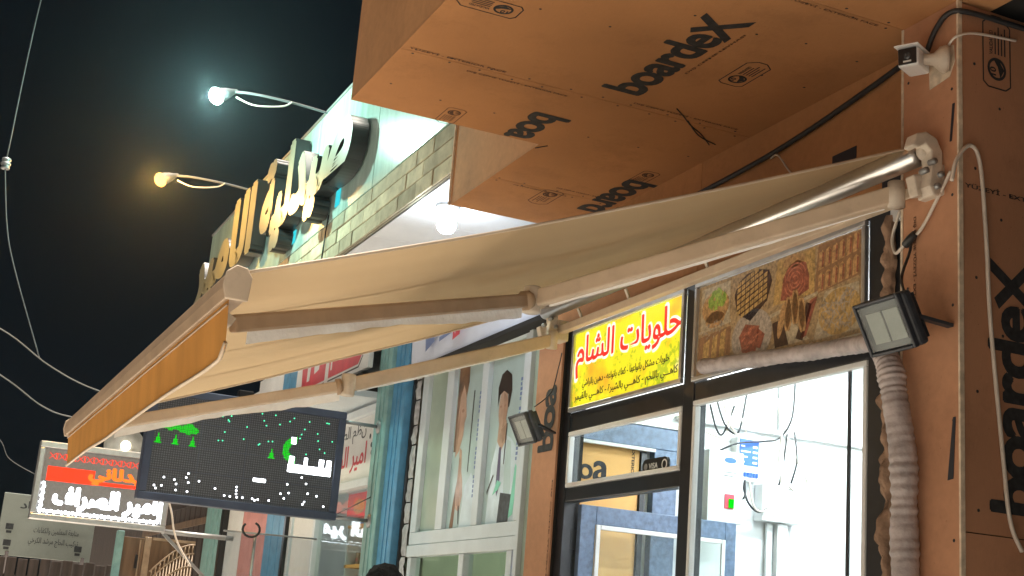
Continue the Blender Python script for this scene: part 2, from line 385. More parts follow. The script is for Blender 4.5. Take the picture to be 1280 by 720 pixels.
# ================================================================== NEAR SHOP: boards, canopy, glazing, room
shop = thing('corner_shop', (-5, 0, .16), 'corner shop clad in orange gypsum sheathing boards with black glazed front', 'building')
SZ = 3.86; BT = .0125; G = .002
core = MB().box(-5.43, -2.43, -1.64, 2.9, SZ+.03, 5.38).box(-6.53, -5.44, -.72, 2.9, SZ+.03, 5.38).build('canopy_core', 'dark_void', shop)
def soffit(poly):
    return MB().prism([(x, -y) for x, y in poly], (0, 0, SZ), EX, -EY, BT)     # normal points down
def board(mb, m='board'): return mb.build('sheathing_board', m, shop)
sb1 = board(soffit([(-3.61+G, 0), (-2.41, 0), (-2.41, -1.66), (-3.61+G, -1.66)][::1]))
sb2 = board(soffit([(-4.81+G, 0), (-3.61-G, 0), (-3.61-G, -1.66), (-4.81+G, -1.66)]))
sb3 = board(soffit([(-6.01+G, 0), (-4.81-G, 0), (-4.81-G, -1.66), (-5.45, -1.66), (-5.45, -.74), (-6.01+G, -.74)]))
sb4 = board(soffit([(-6.56, 0), (-6.01-G, 0), (-6.01-G, -.74), (-6.56, -.74)]))
# upright boards on the street side of the canopy
board(B(-5.45, -4.25-G, -1.66, -1.66+BT, SZ+BT+.001, 5.4)); board(B(-4.25+G, -3.05-G, -1.66, -1.66+BT, SZ+BT+.001, 5.4)); board(B(-3.05+G, -2.41, -1.66, -1.66+BT, SZ+BT+.001, 5.4))
board(B(-5.45, -5.45+BT, -1.66+BT+.001, -.75, SZ+BT+.001, 5.4))
cb = board(B(-6.56, -5.452, -.74, -.74+BT, SZ+BT+.001, 5.4))
board(B(-6.56, -6.56+BT, -.74+BT+.001, .1, SZ+BT+.001, 5.4))
B(-6.575, -6.563, -.75, -.738, SZ, 5.4).build('edge_bead', 'gypsum', shop)
# wall over the glazing, behind the awning
hb = board(B(-6.75, -5.2-G, -.004, .02, 3.31, SZ-.001)); hb2 = board(B(-5.2+G, -3.58, -.004, .02, 3.31, SZ-.001))
MB().box(-4.207, -4.056, -.0065, -.0045, 3.535, 3.585).build('tape_patch', 'tape_dark', hb2)
MB().box(-3.9, -3.72, -.0065, -.0045, 3.36, 3.40).build('tape_patch', 'tape_dark', hb2)
# right pilaster and the end wall of the shop
pl = board(B(-3.61, -3.33, -.15, -.15+BT, .16, SZ-.001), 'board_pilaster')
B(-3.334, -3.3255, -.1545, -.137, .16, SZ-.001).build('edge_bead', 'gypsum', shop)
B(-3.618, -3.607, -.1525, -.137, .16, SZ-.001).build('edge_bead', 'gypsum', shop)
sw = board(B(-3.342, -3.331, -.136, 1.05, 2.05, 3.855), 'board_pilaster'); board(B(-3.342, -3.331, -.136, 1.05, .16, 2.046), 'board_pilaster'); board(B(-3.342, -3.331, 1.054, 2.25, .16, 3.855), 'board_pilaster'); board(B(-3.342, -3.331, 2.254, 3.1, .16, 3.855), 'board_pilaster')
B(-3.6, -3.345, -.135, 3.05, .16, 3.8).build('wall_core', 'dark_void', shop)
MB().prism([(-3.358, 3.485), (-3.372, 3.352), (-3.362, 3.352), (-3.346, 3.485)][::-1], (0, -.1525, 0), EX, EZ, .001).build('tape_patch', 'tape_dark', pl)
MB().prism([(-3.350, 2.41), (-3.362, 2.41), (-3.388, 2.21), (-3.362, 2.213)][::1], (0, -.1525, 0), EX, EZ, .001).build('tape_patch', 'tape_dark', pl)
# left pier
lp = board(B(-6.75, -6.452, -.06, -.06+BT, .16, 3.305), 'board_pilaster'); B(-6.74, -6.453, -.045, .1, .16, 3.3).build('wall_core', 'dark_void', shop)

# printing on the boards
def logo_text(o, ux, uy, p, body='boardeX', W=.80):
    mb = MB(); ux = Vector(ux); uy = Vector(uy)
    main = body.replace('X', '')
    w1 = W*.80 if 'X' in body else W
    mb.text(main, o, ux, uy, width=w1, bold=.035, spacing=.93)
    if 'X' in body:
        q = Vector(o) + ux*(W*.785)
        mb.prism([(0, .135), (.035, .155), (.205, -.02), (.155, -.02)][::-1], q, ux, uy, .0004)
        mb.prism([(-.005, -.02), (.04, -.02), (.17, .17), (.125, .17)], q + (ux.cross(uy))*.0004, ux, uy, .0004)
    mb.build('lettering', 'print_ink', p)
    if 'X' in body:
        MB().text('DIŞ CEPHE LEVHASI', Vector(o) + ux*.30 - uy*.055, ux, uy, width=.42, height=.014, bold=.02).build('lettering', 'print_faint', p)
def badge(c, ux, uy, p, k=1.0, faint=False):
    ux = Vector(ux)*k; uy = Vector(uy)*k; c = Vector(c); ink = 'print_faint' if faint else 'print_ink'; mb = MB()
    def ring(rx, ry, wd, n=28):
        for i in range(n):
            a, b = 2*math.pi*i/n, 2*math.pi*(i+1)/n
            mb.prism([(rx*math.cos(a), ry*math.sin(a)), (rx*math.cos(b), ry*math.sin(b)), ((rx-wd)*math.cos(b), (ry-wd)*math.sin(b)), ((rx-wd)*math.cos(a), (ry-wd)*math.sin(a))][::-1], c - ux*.05, ux, uy, .0003)
    ring(.038, .038, .009)
    mb.prism([(-.028, -.014), (.002, -.03), (.03, -.01), (.03, .012), (.008, -.004)], c - ux*.05, ux, uy, .0003)
    mb.text('10', c - ux*.072 + uy*.004, ux, uy, width=.026, bold=.03)
    oct_ = [(-.10, -.055), (.10, -.055), (.13, -.02), (.13, .02), (.10, .055), (-.10, .055), (-.115, .035), (-.115, -.035)]
    for i in range(8):
        a, b = Vector(oct_[i]), Vector(oct_[(i+1) % 8]); d = (b-a).normalized(); nn = Vector((-d.y, d.x))*.0024
        mb.prism([tuple(a-nn), tuple(b-nn), tuple(b+nn), tuple(a+nn)], c, ux, uy, .0003)
    mb.text('VALIDATED', c - ux*.004 + uy*.016, ux, uy, width=.082, height=.014, bold=.02)
    for i in range(4): mb.prism([(.0, .008-.013*i), (.075+.02*(i % 2), .008-.013*i), (.075+.02*(i % 2), .003-.013*i), (0, .003-.013*i)][::-1], c, ux, uy, .0003)
    mb.build('lettering', ink if not faint else 'print_faint', p)
PZ = SZ - .0012
logo_text((-4.68, -.645, PZ), EX, -EY, sb2)
logo_text((-5.10, -.925, PZ), -EX, EY, sb3, 'boa', .33)
logo_text((-5.62, -.16, PZ), -EX, EY, sb3, 'board', .56)
badge((-4.26, -.40, PZ), EX, -EY, sb2); badge((-4.27, -1.50, PZ), -EY, -EX, sb2); badge((-6.12, -.38, PZ), -EX, EY, sb4, faint=True)
badge((-5.36, -1.22, PZ), -EX, EY, sb3, .8, True); badge((-5.55, -.12, PZ), -EX, EY, sb3, .8, True)
def fine(x, y, p, wd, s='DIŞ CEPHE YÜZEYİ - EXTERIOR FACE', d=1):
    MB().text(s, (x, y, PZ), EY*d, EX*d, width=wd, height=.020, bold=.03).build('lettering', 'print_faint', p)
fine(-4.79, -1.63, sb2, .42, 'YÜZEYİ - EXTERIOR FACE', 1); fine(-4.87, -1.35, sb3, .46, d=1); fine(-4.77, -.62, sb2, .52, d=1)
fine(-3.64, -.80, sb2, .55, d=1); fine(-6.05, -.60, sb4, .3, d=1); fine(-5.96, -.40, sb3, .36, d=1)
logo_text((-3.3298, .15, 2.13), EZ, -EY, sw, W=.84)
badge((-3.3298, .02, 3.70), EZ, -EY, sw, 1.1)
MB().text('YÜZEYİ - EXTERIOR FACE', (-3.3298, -.125, 3.185), EY, EZ, width=.5, height=.02, bold=.03).build('lettering', 'print_ink', sw)
MB().text('DIŞ CEPHE YÜZEYİ - EXTERIOR FACE', (-3.555, -.1512, 3.13), -EZ, EX, width=.42, height=.02, bold=.03).build('lettering', 'print_faint', pl)
logo_text((-6.50, -.0612, 2.62), EZ, -EX, lp, 'boa', .34)
MB().text('DIŞ CEPHE YÜZEYİ', (-6.475, -.0612, 2.45), -EZ, EX, width=.5, height=.016, bold=.03).build('lettering', 'print_faint', lp)
# screw heads along the board joints
mb = MB()
def screw(c, n):
    n = Vector(n); u = n.orthogonal().normalized(); v = n.cross(u)
    mb._add([Vector(c) + (u*math.cos(a) + v*math.sin(a))*.006 + n*.0013 for a in [k*math.pi/3 for k in range(6)]], [(0, 1, 2, 3, 4, 5)])
for jx in (-6.01, -4.81, -3.61):
    y0 = -.7 if jx < -5.5 else -1.6
    for sd_ in (-.02, .022):
        y = y0
        while y < -.05:
            screw((jx+sd_+random.uniform(-.006, .006), y, SZ), (0, 0, -1)); y += random.uniform(.13, .2)
for x in (-5.2, -4.2, -3.9):
    for k in range(7): screw((x+random.uniform(-.03, .03), -1.55+.24*k+random.uniform(-.03, .03), SZ), (0, 0, -1))
for k in range(9): screw((-3.36, -.151, .5+.38*k), (0, -1, 0)); screw((-3.58, -.151, .6+.38*k), (0, -1, 0)); screw((-3.331, -.08, .6+.38*k), (1, 0, 0)); screw((-3.331, .03, .7+.4*k), (1, 0, 0))
tag(mb.build('screw_heads', 'print_ink', shop), kind='stuff')
# cracks and torn paper on the soffit
cr = MB()
for pts in ([(-4.71, -.44), (-4.76, -.38), (-4.84, -.29), (-4.90, -.2), (-4.99, -.1)], [(-4.80, -.33), (-4.92, -.20), (-4.97, -.08)], [(-5.5, -.735), (-5.44, -.70)]):
    P = curve_pts([(x, y, SZ-.0015) for x, y in pts], 5)
    cr.tube(P, .0028, 5)
cr.build('paper_crack', 'print_ink', sb3)

# black glazing frame
GF = MB()
for x0, x1 in ((-6.45, -6.375), (-5.235, -5.145), (-3.94, -3.70)): GF.box(x0, x1, -.03, .04, .16, 3.31)
fr = GF.build('window_frame', 'black_alu', shop, .004)
def rail(x0, x1, z0, z1): B(x0, x1, -.026, .036, z0, z1).build('window_rail', 'black_alu', shop, .004)
rail(-6.374, -5.236, 3.245, 3.305); rail(-5.144, -3.941, 3.245, 3.305); rail(-6.374, -5.236, 2.70, 2.80); rail(-5.144, -3.941, 2.71, 2.79); rail(-6.374, -5.236, 2.335, 2.405); rail(-5.144, -3.941, .16, .3)
def beads(x0, x1, z0, z1, y=-.034, b=.022, m='bead_white', p=None):
    k = MB()
    k.box(x0, x1, y, y+.03, z1-b, z1).box(x0, x1, y, y+.03, z0, z0+b).box(x0, x0+b, y, y+.03, z0+b+.001, z1-b-.001).box(x1-b, x1, y, y+.03, z0+b+.001, z1-b-.001)
    return k.build('glazing_bead', m, p or shop, .004)
def pane(x0, x1, z0, z1, y=.0, m='glass', p=None): return B(x0, x1, y, y+.005, z0, z1).build('pane', m, p or shop)
beads(-6.372, -5.238, 2.408, 2.698); pane(-6.36, -5.25, 2.42, 2.69)
beads(-5.142, -3.943, .302, 2.708); pane(-5.13, -3.955, .31, 2.7)
B(-4.078, -4.066, -.012, -.002, .32, 2.69).build('glass_joint', 'cable_black', shop)
# door leaf, standing open into the shop
leaf = B(-6.37, -6.33, .05, .14, .2, 2.33).build('door', 'blue_frame', shop, .004)
MB().box(-6.37, -6.33, .14, .93, 2.235, 2.33).box(-6.37, -6.33, .14, .93, .2, .32).box(-6.37, -6.33, .93, 1.0, .2, 2.33).build('door_frame', 'blue_frame', leaf, .004)
MB().box(-6.335, -6.32, .141, .165, .32, 2.234).box(-6.335, -6.32, .905, .929, .32, 2.234).box(-6.335, -6.32, .166, .904, 2.21, 2.234).build('glazing_bead', 'bead_white', leaf, .003)
B(-6.353, -6.348, .145, .925, .33, 2.23).build('pane', 'glass', leaf)
MB().box(-6.40, -6.372, .02, .05, 1.75, 1.87).box(-6.40, -6.372, .02, .05, 2.1, 2.2).build('hinge', 'rubber_black', leaf)
# the room
rm = MB().box(-6.8, -6.62, .08, 3.0, .16, 3.3).build('inner_wall', 'white_wall', shop)
B(-6.8, -3.6, 3.0, 3.1, .16, 3.4).build('inner_wall', 'white_wall', shop)
B(-3.72, -3.6, .04, 3.0, .16, 3.3).build('inner_wall', 'white_wall', shop)
B(-6.8, -3.6, .05, 3.0, 3.302, 3.36).build('ceiling', 'white_wall', shop)
B(-6.62, -3.72, .05, 3.0, .161, .2).build('floor', 'paving', shop)
ib = B(-6.619, -6.605, .06, .53, .2, 2.705).build('inner_lining_board', 'inner_board', shop)
MB().text('bo', (-6.6035, .08, 2.50), EY, EZ, width=.16, bold=.03).text('a', (-6.6035, .25, 2.50), EY, EZ, width=.085, bold=.03).build('lettering', 'print_ink', ib)
MB().text('EXTERIOR FACE', (-6.6035, .48, 2.70), -EZ, EY, width=.25, height=.018, bold=.03).build('lettering', 'print_ink', ib)
inf = MB().box(-6.619, -6.56, .06, .75, 2.71, 2.83).box(-6.619, -6.56, .60, .75, .2, 2.709).build('inner_frame', 'blue_frame', shop, .004)
MB().box(-6.575, -6.55, .06, .60, 2.69, 2.708).box(-6.575, -6.55, .06, .75, 2.832, 2.845).build('glazing_bead', 'bead_white', inf)
B(-6.619, -6.59, .535, .565, .2, 2.689).build('frame_edge', 'black_alu', inf)
B(-6.619, -6.575, .76, 2.98, 2.90, 2.925).build('cable_trunking', 'white_box', shop, .003)
B(-6.60, -6.56, 1.43, 1.50, .2, 2.385).build('cable_trunking', 'white_box', shop, .003)
B(-6.60, -6.58, 1.37, 1.41, .2, 2.385).build('cable_trunking', 'grey_box', shop, .003)
B(-6.60, -6.57, 1.44, 1.50, 2.93, 3.3).build('cable_trunking', 'grey_box', shop, .003)
fm = MB()
def foam_fn(u, v):
    z = .2 + 3.02*v; a = u*math.pi
    r = .022 + .028*noise.noise(Vector((0, a*1.3, z*9))) + .02*noise.noise(Vector((3, a*2.1, z*23)))
    return Vector((-3.795 - .35*r*1.2 - max(.006, r)*math.cos(a)*.9, -.035 - max(.006, r)*math.sin(a)*1.2, z))
fm.grid(foam_fn, 8, 260); fm.build('foam_sealant', 'foam', shop)

# tube lights in the shop
def tube_light(name, a, b, m, label, group=None, r=.018):
    a = Vector(a); b = Vector(b); t = thing(name, (a+b)/2, label, 'lamp', group)
    d = (b-a).normalized()
    MB().tube([a, b], r, 10).build('lit_tube', m, t)
    up_ = Vector((0, 0, 1)); MB().bar(a - d*.04 + up_*.045, b + d*.04 + up_*.045, .05, .04).build('batten', 'white_box', t, .004)
    return t
tube_light('tube_light', (-4.6, .9, 3.235), (-4.6, 2.1, 3.235), 'tube_white', 'white tube light on the sweet shop ceiling near the window', None)
tube_light('tube_light', (-5.8, 1.0, 3.235), (-5.8, 2.2, 3.235), 'tube_white', 'white tube light on the sweet shop ceiling near the fuse boxes', None)

# electrical things on the inner side wall
def wbox(name, y0, y1, z0, z1, d, m, label, cat):
    t = thing(name, (-6.62, (y0+y1)/2, z0), label, cat)
    B(-6.618, -6.62+d, y0, y1, z0, z1).build('casing', m, t, .006); return t
st = wbox('voltage_stabiliser', .89, 1.12, 2.34, 2.74, .16, 'grey_box', 'grey wall-mounted voltage stabiliser with a green and red switch', 'electrical box')
MB().box(-6.459, -6.455, 1.0, 1.06, 2.42, 2.50).build('switch_plate', 'red_sign', st); B(-6.455, -6.447, 1.025, 1.055, 2.425, 2.475).build('rocker_switch', 'led_green', st)
MB().ell(0, 0, .04, .016, (-6.4585, 1.03, 2.69), EY, EZ, .001).build('badge', 'blue_label', st)
MB().box(-6.4595, -6.4585, .99, 1.07, 2.62, 2.624).box(-6.4595, -6.4585, .99, 1.05, 2.60, 2.604).build('small_print', 'dim_ink', st)
ct = wbox('charge_controller', 1.13, 1.29, 2.60, 2.85, .07, 'white_box', 'white charge controller with blue display panel and dangling wires', 'electrical box')
bl = B(-6.549, -6.546, 1.145, 1.275, 2.69, 2.84).build('display_panel', 'blue_label', ct)
mb = MB()
for k in range(4): mb.box(-6.5458, -6.545, 1.155, 1.18+.02*(k % 3), 2.705+.03*k, 2.713+.03*k).box(-6.5458, -6.545, 1.235, 1.265, 2.703+.03*k, 2.715+.03*k)
mb.build('panel_marks', 'white_box', bl)
mb = MB()
for k in range(7): mb.box(-6.549, -6.54, 1.14+.02*k, 1.153+.02*k, 2.625, 2.65)
mb.build('terminal_block', 'blue_label', ct)
wb = wbox('junction_cabinet', 1.30, 1.57, 2.39, 2.60, .09, 'white_box', 'plain white junction cabinet below the blue-panelled controller', 'electrical box')
B(-6.529, -6.526, 1.31, 1.56, 2.42, 2.425).build('lid_seam', 'grey_box', wb)
wires = [([(.92, 3.0), (.95, 2.86), (1.02, 2.85), (1.10, 3.02)], 'cable_black'), ([(1.0, 3.05), (1.05, 2.88), (1.16, 2.86), (1.22, 3.04)], 'cable_white'),
         ([(.9, 2.84), (1.0, 2.82), (1.05, 2.9), (1.08, 3.04)], 'cable_white'), ([(.98, 2.74), (1.1, 2.8), (1.3, 2.84), (1.42, 2.88), (1.47, 3.0), (1.48, 3.24)], 'cable_black'),
         ([(1.15, 2.6), (1.18, 2.47), (1.3, 2.44), (1.42, 2.6), (1.44, 2.9)], 'cable_black'), ([(1.2, 2.6), (1.22, 2.45), (1.34, 2.46), (1.40, 2.62), (1.40, 2.9)], 'cable_white'),
         ([(1.44, 2.9), (1.52, 2.72), (1.60, 2.64), (1.55, 2.58), (1.46, 2.6)], 'cable_white'), ([(1.5, 2.92), (1.5, 2.75), (1.49, 2.62)], 'cable_black'), ([(1.17, 2.6), (1.15, 2.5), (1.1, 2.48)], 'cable_black'), ([(.94, 3.1), (1.0, 2.90), (1.12, 2.87), (1.18, 3.1)], 'cable_black'), ([(1.06, 3.1), (1.12, 2.93), (1.22, 2.9), (1.28, 3.1)], 'cable_white'), ([(1.38, 3.1), (1.40, 2.8), (1.42, 2.62)], 'cable_white')]
names = ['black looped wire highest over the stabiliser', 'pale looped wire over the display box', 'pale wire curving above the stabiliser top', 'black wire running from the stabiliser up to the ceiling', 'black wire drooping under the charge controller', 'pale wire drooping under the charge controller', 'pale wire looping right of the trunking', 'thick dark wire hanging beside the trunking', 'short black wire end under the controller', 'black wire loop hanging beside the highest loop', 'pale wire loop right of the black loops', 'straight pale wire running down beside the trunking']
for (pts, m_), nm in zip(wires, names):
    P = curve_pts([(-6.52 + .03*math.sin(i*1.7), y, z) for i, (y, z) in enumerate(pts)], 7)
    tag(MB().tube(P, .006, 6).build('electric_wire', m_), nm, 'wire', 'wires by the fuse boxes')

nb = thing('added_shade_block', (2, -.85, 0), 'unseen dark block added to shade the end wall of the corner shop', 'building')  # block with shutters, added out of view to darken the shop's end wall
B(-2.1, 6, -.85, 5, 0, 5.6).build('wall', 'dark_wood', nb)
for i in range(4): B(-1.9+1.9*i, -.3+1.9*i, -.91, -.851, .2, 2.6).build('shade_block_shutter', 'grey_metal', nb)
# ================================================================== SIGNS IN THE NEAR FRONT
ys = thing('shop_sign', (-5.8, -.03, 2.81), 'yellow sign with red Arabic lettering over the shop door', 'sign')
yp = B(-6.35, -5.26, -.036, -.03, 2.825, 3.22).build('sign_face', 'yellow_print', ys)
k = MB(); k.box(-6.372, -5.238, -.048, -.028, 3.222, 3.244).box(-6.372, -5.238, -.048, -.028, 2.802, 2.823).box(-6.372, -6.352, -.048, -.028, 2.824, 3.221).box(-5.258, -5.238, -.048, -.028, 2.824, 3.221)
k.build('sign_frame', 'silver_alu', ys, .003)
T1 = ar('حلويات الشام')
MB().text(T1, (-6.335, -.0370, 2.965), EX, EZ, width=1.075, height=.235, bold=.065).build('lettering_outline', 'lit_white', yp)
MB().text(T1, (-6.325, -.0378, 2.972), EX, EZ, width=1.055, height=.220, bold=.022).build('lettering', 'lit_red', yp)
MB().text(ar('حلويات مشكل بانواعها - كعك بانواعه - دهين بالراشي'), (-6.24, -.0374, 2.905), EX, EZ, width=.88, height=.055, bold=.022).build('lettering', 'lit_black', yp)
MB().text(ar('كاهـــي باللحم - كاهـــي بالشيرة - كاهـــي بالقيمر'), (-6.32, -.0374, 2.838), EX, EZ, width=1.04, height=.058, bold=.022).build('lettering', 'lit_black', yp)

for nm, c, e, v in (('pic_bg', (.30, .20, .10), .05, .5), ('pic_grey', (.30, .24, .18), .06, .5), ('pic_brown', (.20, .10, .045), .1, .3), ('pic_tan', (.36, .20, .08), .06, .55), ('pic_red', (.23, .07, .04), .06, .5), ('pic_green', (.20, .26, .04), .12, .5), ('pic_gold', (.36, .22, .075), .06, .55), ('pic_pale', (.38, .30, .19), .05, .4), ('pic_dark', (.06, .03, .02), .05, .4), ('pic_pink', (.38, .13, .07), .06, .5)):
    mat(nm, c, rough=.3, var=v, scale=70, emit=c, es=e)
pic = thing('pastry_picture', (-4.54, -.03, 2.8), 'framed picture panel of pastries and sweets beside the yellow sign', 'picture')
pp = B(-5.12, -3.965, -.036, -.03, 2.812, 3.222).build('picture_panel', 'pic_bg', pic)
k = MB(); k.box(-5.142, -3.943, -.050, -.028, 3.224, 3.244).box(-5.142, -3.943, -.050, -.028, 2.792, 2.811).box(-5.142, -5.122, -.050, -.028, 2.812, 3.223).box(-3.963, -3.943, -.050, -.028, 2.812, 3.223)
k.build('picture_frame', 'silver_alu', pic, .003)
O = Vector((-5.12, -.0365, 2.812)); PW, PH = 1.155, .41
def pr(mb, poly, lay=1): return mb.prism([(x*PW, y*PH) for x, y in poly], O - EY*(.0006*lay), EX, EZ, .0005)
def pe(mb, cx, cy, rx, ry, lay=1, rot=0, n=16): return mb.ell(cx*PW, cy*PH, rx*PW*1.12, ry*PH*1.12, O - EY*(.0006*lay), EX, EZ, .0005, n, rot)
rnd = random.Random(3)
mb = MB(); pr(mb, [(.74, .50), (.985, .56), (.985, .985), (.76, .985)], .5); pr(mb, [(.01, .03), (.23, .06), (.23, .46), (.01, .42)], .5); mb.build('print', 'pic_brown', pp)
mb = MB(); pr(mb, [(.50, .52), (.74, .52), (.74, .98), (.52, .98)], .5); pe(mb, .88, .27, .10, .2, 2, 0, 20); mb.build('print', 'pic_gold', pp)
# paper panels dividing the collage
mb = MB(); pr(mb, [(.0, .46), (.23, .50), (.23, .53), (0, .49)]); pr(mb, [(.48, .40), (.76, .50), (.76, .53), (.48, .44)]); pr(mb, [(.74, .05), (.98, .05), (.98, .5), (.8, .5)]); pr(mb, [(.02, .5), (.22, .52), (.22, .96), (.02, .96)]); pr(mb, [(.5, .08), (.72, .08), (.62, .3)]); mb.build('print', 'pic_pale', pp)
mb = MB(); pe(mb, .12, .72, .085, .16, 2); pe(mb, .12, .58, .06, .08, 2); pe(mb, .62, .92, .06, .06, 2)
for i in range(7): pe(mb, .555+.03*(i % 4)+.01*i, .34+.05*(i % 3), .016, .16, 4, .25*(i-3)/3)
mb.build('print', 'pic_tan', pp)
mb = MB(); pe(mb, .37, .28, .115, .25, 2, 0, 24); mb.k = 0; mb.build('print', 'pic_grey', pp)
mb = MB()
for i in range(70): a = rnd.uniform(0, 6.28); r = rnd.random()**.5; pe(mb, .13+.062*r*math.cos(a), .80+.10*r*math.sin(a), .010, .02, 3+.1*(i % 9), rnd.random()*3, 6)
mb.build('print', 'pic_green', pp)
mb = MB(); pr(mb, [(.25, .78), (.28, .9), (.33, .96), (.40, .97), (.47, .92), (.49, .80), (.46, .6), (.36, .44), (.27, .56)], 2)
pr(mb, [(.52, .08), (.60, .08), (.56, .36), (.50, .34)], 3); pr(mb, [(.68, .08), (.73, .42), (.70, .45), (.64, .12)], 3); mb.build('print', 'pic_dark', pp)
mb = MB()
for i in range(7):
    for j in range(7):
        x = .28 + .028*i; y = .54 + .06*j + .022*i - .03
        if ((x-.37)/.115)**2 + ((y-.72)/.245)**2 < 1: pr(mb, [(x-.011, y-.034), (x+.012, y-.012), (x+.013, y+.030), (x-.010, y+.012)], 3)
for i in range(3):
    x = .06+.055*i; pr(mb, [(x-.02, .06+.03*i), (x+.022, .09+.03*i), (x+.03, .38+.03*i), (x-.012, .34+.03*i)], 3)
mb.build('print', 'pic_gold', pp)
mb = MB()
for i in range(3): x = .088+.055*i; pr(mb, [(x-.005, .08+.03*i), (x+.014, .10+.03*i), (x+.022, .38+.03*i), (x+.002, .36+.03*i)], 4)
mb.build('print', 'pic_brown', pp)
mb = MB(); pr(mb, [(.545, .55), (.56, .78), (.59, .88), (.64, .92), (.69, .86), (.71, .72), (.71, .58), (.63, .52)], 2); pr(mb, [(.29, .30), (.33, .42), (.42, .36), (.40, .1), (.32, .1)], 3); pr(mb, [(.41, .34), (.455, .26), (.43, .12), (.405, .14)], 3); mb.build('print', 'pic_red', pp)
mb = MB()
for q in range(4):
    pts = [(.63 + (.016+.016*q)*math.cos(a), .72 + (.04+.042*q)*math.sin(a)) for a in [i*math.pi/9 for i in range(19)]]
    for i in range(18): a_, b_ = Vector(pts[i]), Vector(pts[i+1]); pr(mb, [(a_.x, a_.y-.008), (b_.x, b_.y-.008), (b_.x, b_.y+.008), (a_.x, a_.y+.008)], 3)
for i in range(14): x = .31+.012*(i % 8); y = .14+.05*(i//3); pr(mb, [(x, y), (x+.02, y+.03), (x+.022, y+.045), (x+.001, y+.015)], 4)
mb.build('print', 'pic_pink', pp)
mb = MB()
for row, (y, n_) in enumerate(((.80, 6), (.58, 6))):
    for i in range(n_):
        x = .775 + .037*i; yy = y + .012*i
        pr(mb, [(x-.014, yy-.07), (x+.015, yy-.06), (x+.02, yy+.09), (x+.008, yy+.125), (x-.010, yy+.10)], 2+row)
mb.build('print', 'pic_tan', pp)
mb = MB()
for row, y in enumerate((.80, .58)):
    for i in range(6): x = .775+.037*i; yy = y+.012*i; pr(mb, [(x+.006, yy-.05), (x+.014, yy-.05), (x+.018, yy+.09), (x+.010, yy+.10)], 4)
pr(mb, [(.72, .46), (.76, .48), (.70, .12), (.67, .1)], 3)
mb.build('print', 'pic_red', pp)
mb = MB()
for i in range(90): pe(mb, rnd.uniform(.78, .97), rnd.uniform(.08, .46), .016, .006, 3+.1*(i % 8), rnd.random()*3, 5)
for i in range(26): pe(mb, rnd.uniform(.02, .2), rnd.uniform(.38, .56), .008, .008, 3, rnd.random()*3, 5)
mb.build('print', 'pic_grey', pp)

vb = thing('card_badge', (-5.48, -.012, 2.41), 'small black rounded card-payment badge on the glass above the door', 'badge')
pts = [(.205 + .035*math.cos(a), .035 + .035*math.sin(a)) for a in [-math.pi/2 + i*math.pi/8 for i in range(9)]] + [(.035 + .035*math.cos(a), .035 + .035*math.sin(a)) for a in [math.pi/2 + i*math.pi/8 for i in range(9)]]
MB().prism(pts, (-5.60, -.016, 2.415), EX, EZ, .012).build('plate', 'rubber_black', vb)
MB().text('VISA', (-5.535, -.0168, 2.437), EX, EZ, width=.08, height=.026, bold=.03).build('lettering', 'grey_box', vb)
MB().ell(0, 0, .024, .024, (-5.395, -.0166, 2.45), EX, EZ, .001).build('ring', 'white_box', vb); MB().ell(0, 0, .017, .017, (-5.395, -.0172, 2.45), EX, EZ, .001).build('ring', 'rubber_black', vb)
MB().ell(0, 0, .016, .016, (-5.565, -.0166, 2.45), EX, EZ, .001).build('ring', 'grey_metal', vb)

# ================================================================== AWNING
aw = thing('awning', (-5, -.2, 3.2), 'tan folding-arm awning with an orange-brown valance over the shop front', 'awning')
def fabric(u, v):
    x = (-3.50 + (-2.9)*u)*(1-v) + (-3.47 + (-3.40)*u)*v
    y = -.2 + (-2.45+.2)*v; z = 3.366 + (2.49-3.366)*v
    z -= .030*math.sin(math.pi*v)*(1-.3*math.cos(2*math.pi*u)) - .006*noise.noise(Vector((u*9, v*1.2, 0)))
    z += .004*math.sin(u*2*math.pi*5)*v + .012*noise.noise(Vector((u*3, v*3.5, 8)))*math.sin(math.pi*v)
    return Vector((x, y, z))
mat('awning_fabric', (.43, .31, .18), rough=.9, var=.05, scale=1.4, stretch=(3, .5, .5), bump=.08, bscale=90, transl=.2, spec=.2, dirt=.28, dirtcol=(.38, .27, .16))
mat('valance_fabric', (.60, .28, .065), rough=.85, var=.12, scale=3, stretch=(3, 1, 1), bump=.1, bscale=30, transl=.15, spec=.2)
MB().grid(fabric, 40, 40).build('fabric', 'awning_fabric', aw)
for u in (0.0, 1.0): MB().tube([fabric(u, j/20) - EZ*.004 for j in range(21)], .005, 5).build('fabric_hem', 'awning_beige', aw)
for u in (.25, .5, .75): MB().grid(lambda a, b: fabric(u+.007*(a-.5), b) - EZ*.0012, 3, 40).build('fabric_seam', 'awning_fabric', aw)
MB().tube([(-3.47, -.2, 3.325), (-6.40, -.2, 3.325)], .041, 20).build('roller_tube', 'roller_steel', aw)
MB().box(-6.36, -3.50, -.155, -.115, 3.205, 3.245).build('torsion_bar', 'awning_beige', aw, .004)
